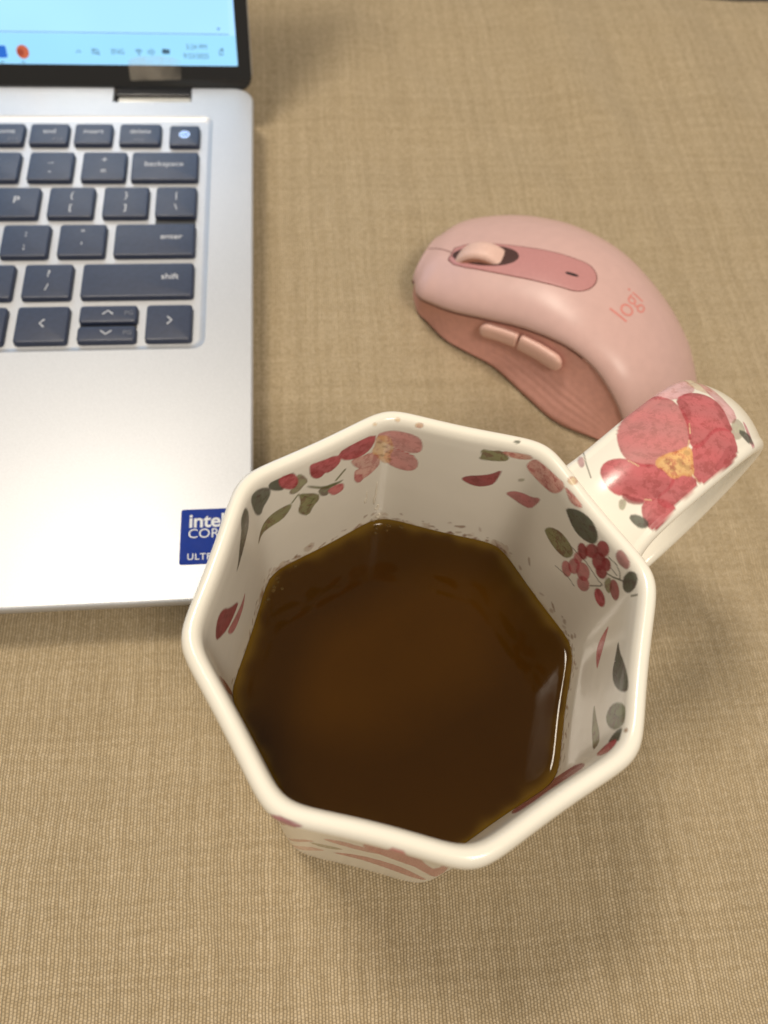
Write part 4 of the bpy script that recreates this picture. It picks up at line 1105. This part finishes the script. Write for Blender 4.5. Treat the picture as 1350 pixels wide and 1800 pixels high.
# underside
outl = [(u, -mtab(u, T_BASE_L) - .2 if False else -(mtab(u, T_BASE_L) + 1.6), .75) for u in np.linspace(50.5, -57, 50)] + [(u, -(mtab(u, T_RIGHT) - 3.0), .75) for u in np.linspace(-57, 50.5, 50)]
V, F = loft([[(x, y, .05) for x, y, z in outl], outl])
mesh_obj('underside', V, F, M_SEAM, mouse, smooth=False)
def drape(name, poly, lift, mat, step=.7, rim=.0, parent=None):
    """a patch with outline poly (u, v) lying on the top shell, with a little edge thickness"""
    P = resample(np.r_[poly, poly[:1]], step)[:-1]
    c = P.mean(0)
    fr = [1.0, .985, .95, .85, .7, .5, .3, .12]
    rings = [[(x, -y, top_z(x, y) - .25) for x, y in P]]
    for q in fr:
        lf = lift if q < .99 else lift - .06
        rings.append([((c + (p - c) * q)[0], -(c + (p - c) * q)[1], top_z(*(c + (p - c) * q)) + lf) for p in P])
    V, F = loft(rings, False, True)
    return mesh_obj(name, V, F, mat, parent or mouse)
# oval control panel with the wheel slot
def panel_outline(grow=0.0):
    pts = []
    L = [(41.2, 2.6), (38.5, 4.6), (34, 5.6), (26, 6.1), (16, 6.4), (6, 6.5), (-1, 6.3)]
    for u, w in L: pts.append((u + (grow if u > 40 else 0), -.8 + w + grow))
    for a in np.linspace(80, -80, 11): pts.append((-1.5 - (6.4 + grow) * math.cos(math.radians(a)), -.8 + (6.3 + grow) * math.sin(math.radians(a))))
    for u, w in reversed(L): pts.append((u + (grow if u > 40 else 0), -.8 - w - grow))
    Q = np.array(pts); Q[:, 1] += .8 - (41 - Q[:, 0]) * .052
    return Q
drape('panel_gap', panel_outline(.35), .05, M_SEAM)
panel = drape('control_panel', panel_outline(0), .16, M_PANEL)
slot = np.array([(29.6 + 11.2 * math.cos(t), -.3 + 4.7 * math.sin(t) * (1 - .12 * math.cos(t))) for t in np.linspace(0, 2 * math.pi, 41)[:-1]])
drape('wheel_slot', slot, .22, simple('slot_shadow', srgb(70, 40, 36), .7), parent=panel)
rings = []
wr, ww = 11.5, 3.7
wc = Vector((28.0, .5, top_z(28.0, -.5) + 2.8 - wr))
for x, rr in ((-ww, wr * .55), (-ww, wr * .86), (-ww * .93, wr * .94), (-ww * .7, wr * .985), (-ww * .3, wr), (ww * .3, wr), (ww * .7, wr * .985), (ww * .93, wr * .94), (ww, wr * .86), (ww, wr * .55)):
    rings.append([(wc.x + rr * math.cos(t), wc.y + x, wc.z + rr * math.sin(t)) for t in np.linspace(0, 2 * math.pi, 73)[:-1]])
V, F = loft(rings)
wheel = mesh_obj('scroll_wheel', V, F, M_WHEEL, mouse, sharp=50)
rings = [[(wc.x + rr * math.cos(t), wc.y + ww + dy, wc.z + rr * math.sin(t)) for t in np.linspace(0, 2 * math.pi, 61)[:-1]] for rr, dy in ((9.7, -.02), (9.5, .18), (8.2, .2), (8.0, 0))]
V, F = loft(rings, False, False)
mesh_obj('wheel_rim', V, F, M_WHEEL2, wheel)
lamp = np.array([(x + 1.6 * math.cos(a), -2.7 + .55 * math.sin(a)) for x, a in [(.6 if math.cos(t) > 0 else -.6, t) for t in np.linspace(0, 2 * math.pi, 29)[:-1]]])
drape('indicator_slot', lamp, .24, simple('indicator_dark', srgb(52, 34, 36), .4), step=.3, parent=panel)
# split between the two main buttons, running to the nose
sp_ = lambda u: .4 + (u - 41) * .42
sv = [[(u, -sp_(u) - .2, top_z(u, sp_(u)) + .04), (u, -sp_(u) + .2, top_z(u, sp_(u)) + .04)] for u in np.linspace(41, 51.3, 24)]
sv = [[(a, b, c) for a, b, c in s_] for s_ in sv]
V, F = loft(sv, False, False, closed=False)
mesh_obj('button_split', V, F, M_SEAM, mouse)
# logo lettering printed on the back of the shell
lm = text_mesh('logo_lettering', 'logi', 9.6, M_LOGO, mouse, Matrix.Identity(4), bold=-.02, extrude=0)
LOGO_C, LOGO_A = (-20.0, -4.6), math.radians(-101)
bmL = bmesh.new(); bmL.from_mesh(lm.data)
bmesh.ops.triangulate(bmL, faces=bmL.faces)
bmesh.ops.subdivide_edges(bmL, edges=bmL.edges, cuts=2)
for v in bmL.verts:
    x, y = v.co.x / MM, v.co.y / MM
    uu = LOGO_C[0] + x * math.cos(LOGO_A) - y * math.sin(LOGO_A)
    yy = -LOGO_C[1] + x * math.sin(LOGO_A) + y * math.cos(LOGO_A)
    v.co = Vector((uu, yy, top_z(uu, -yy) + .05)) * MM
bmL.to_mesh(lm.data); bmL.free()
# two side buttons standing off the thumb wall
def side_button(pts, half, square_end):
    """pts: spine (u, z); pill following the wall"""
    S_ = resample(np.array(pts, float), .5)
    L = np.r_[0, np.cumsum(np.hypot(*np.diff(S_, axis=0).T))]
    rings = []
    for i, (u, z) in enumerate(S_):
        e0, e1 = L[i], L[-1] - L[i]
        k0 = math.sqrt(max(0, 1 - (max(0, half - e0) / half) ** 2)) if square_end != 0 else min(1, .82 + e0 / .5 * .18)
        k1 = math.sqrt(max(0, 1 - (max(0, half - e1) / half) ** 2)) if square_end != 1 else min(1, .82 + e1 / .5 * .18)
        kk = max(.12, min(k0, k1))
        h = GBVH.ray_cast(Vector((u, 90, z)), Vector((0, -1, 0)))
        y = h[0].y if h[0] else -mtab(u, T_RIDGE_V)
        ring = []
        for t in np.linspace(0, 2 * math.pi, 25)[:-1]:
            cz, cy = math.cos(t), math.sin(t)
            ring.append((u, y + 1.6 * kk * np.sign(cy) * abs(cy) ** .6 + 1.5, z + half * kk * np.sign(cz) * abs(cz) ** .75))
        rings.append(ring)
    V, F = loft(rings)
    return mesh_obj('side_button', V, F, M_BTN, mouse)
side_button(SIDE_BTN[0], 2.9, 1)
side_button(SIDE_BTN[1], 3.2, 0)
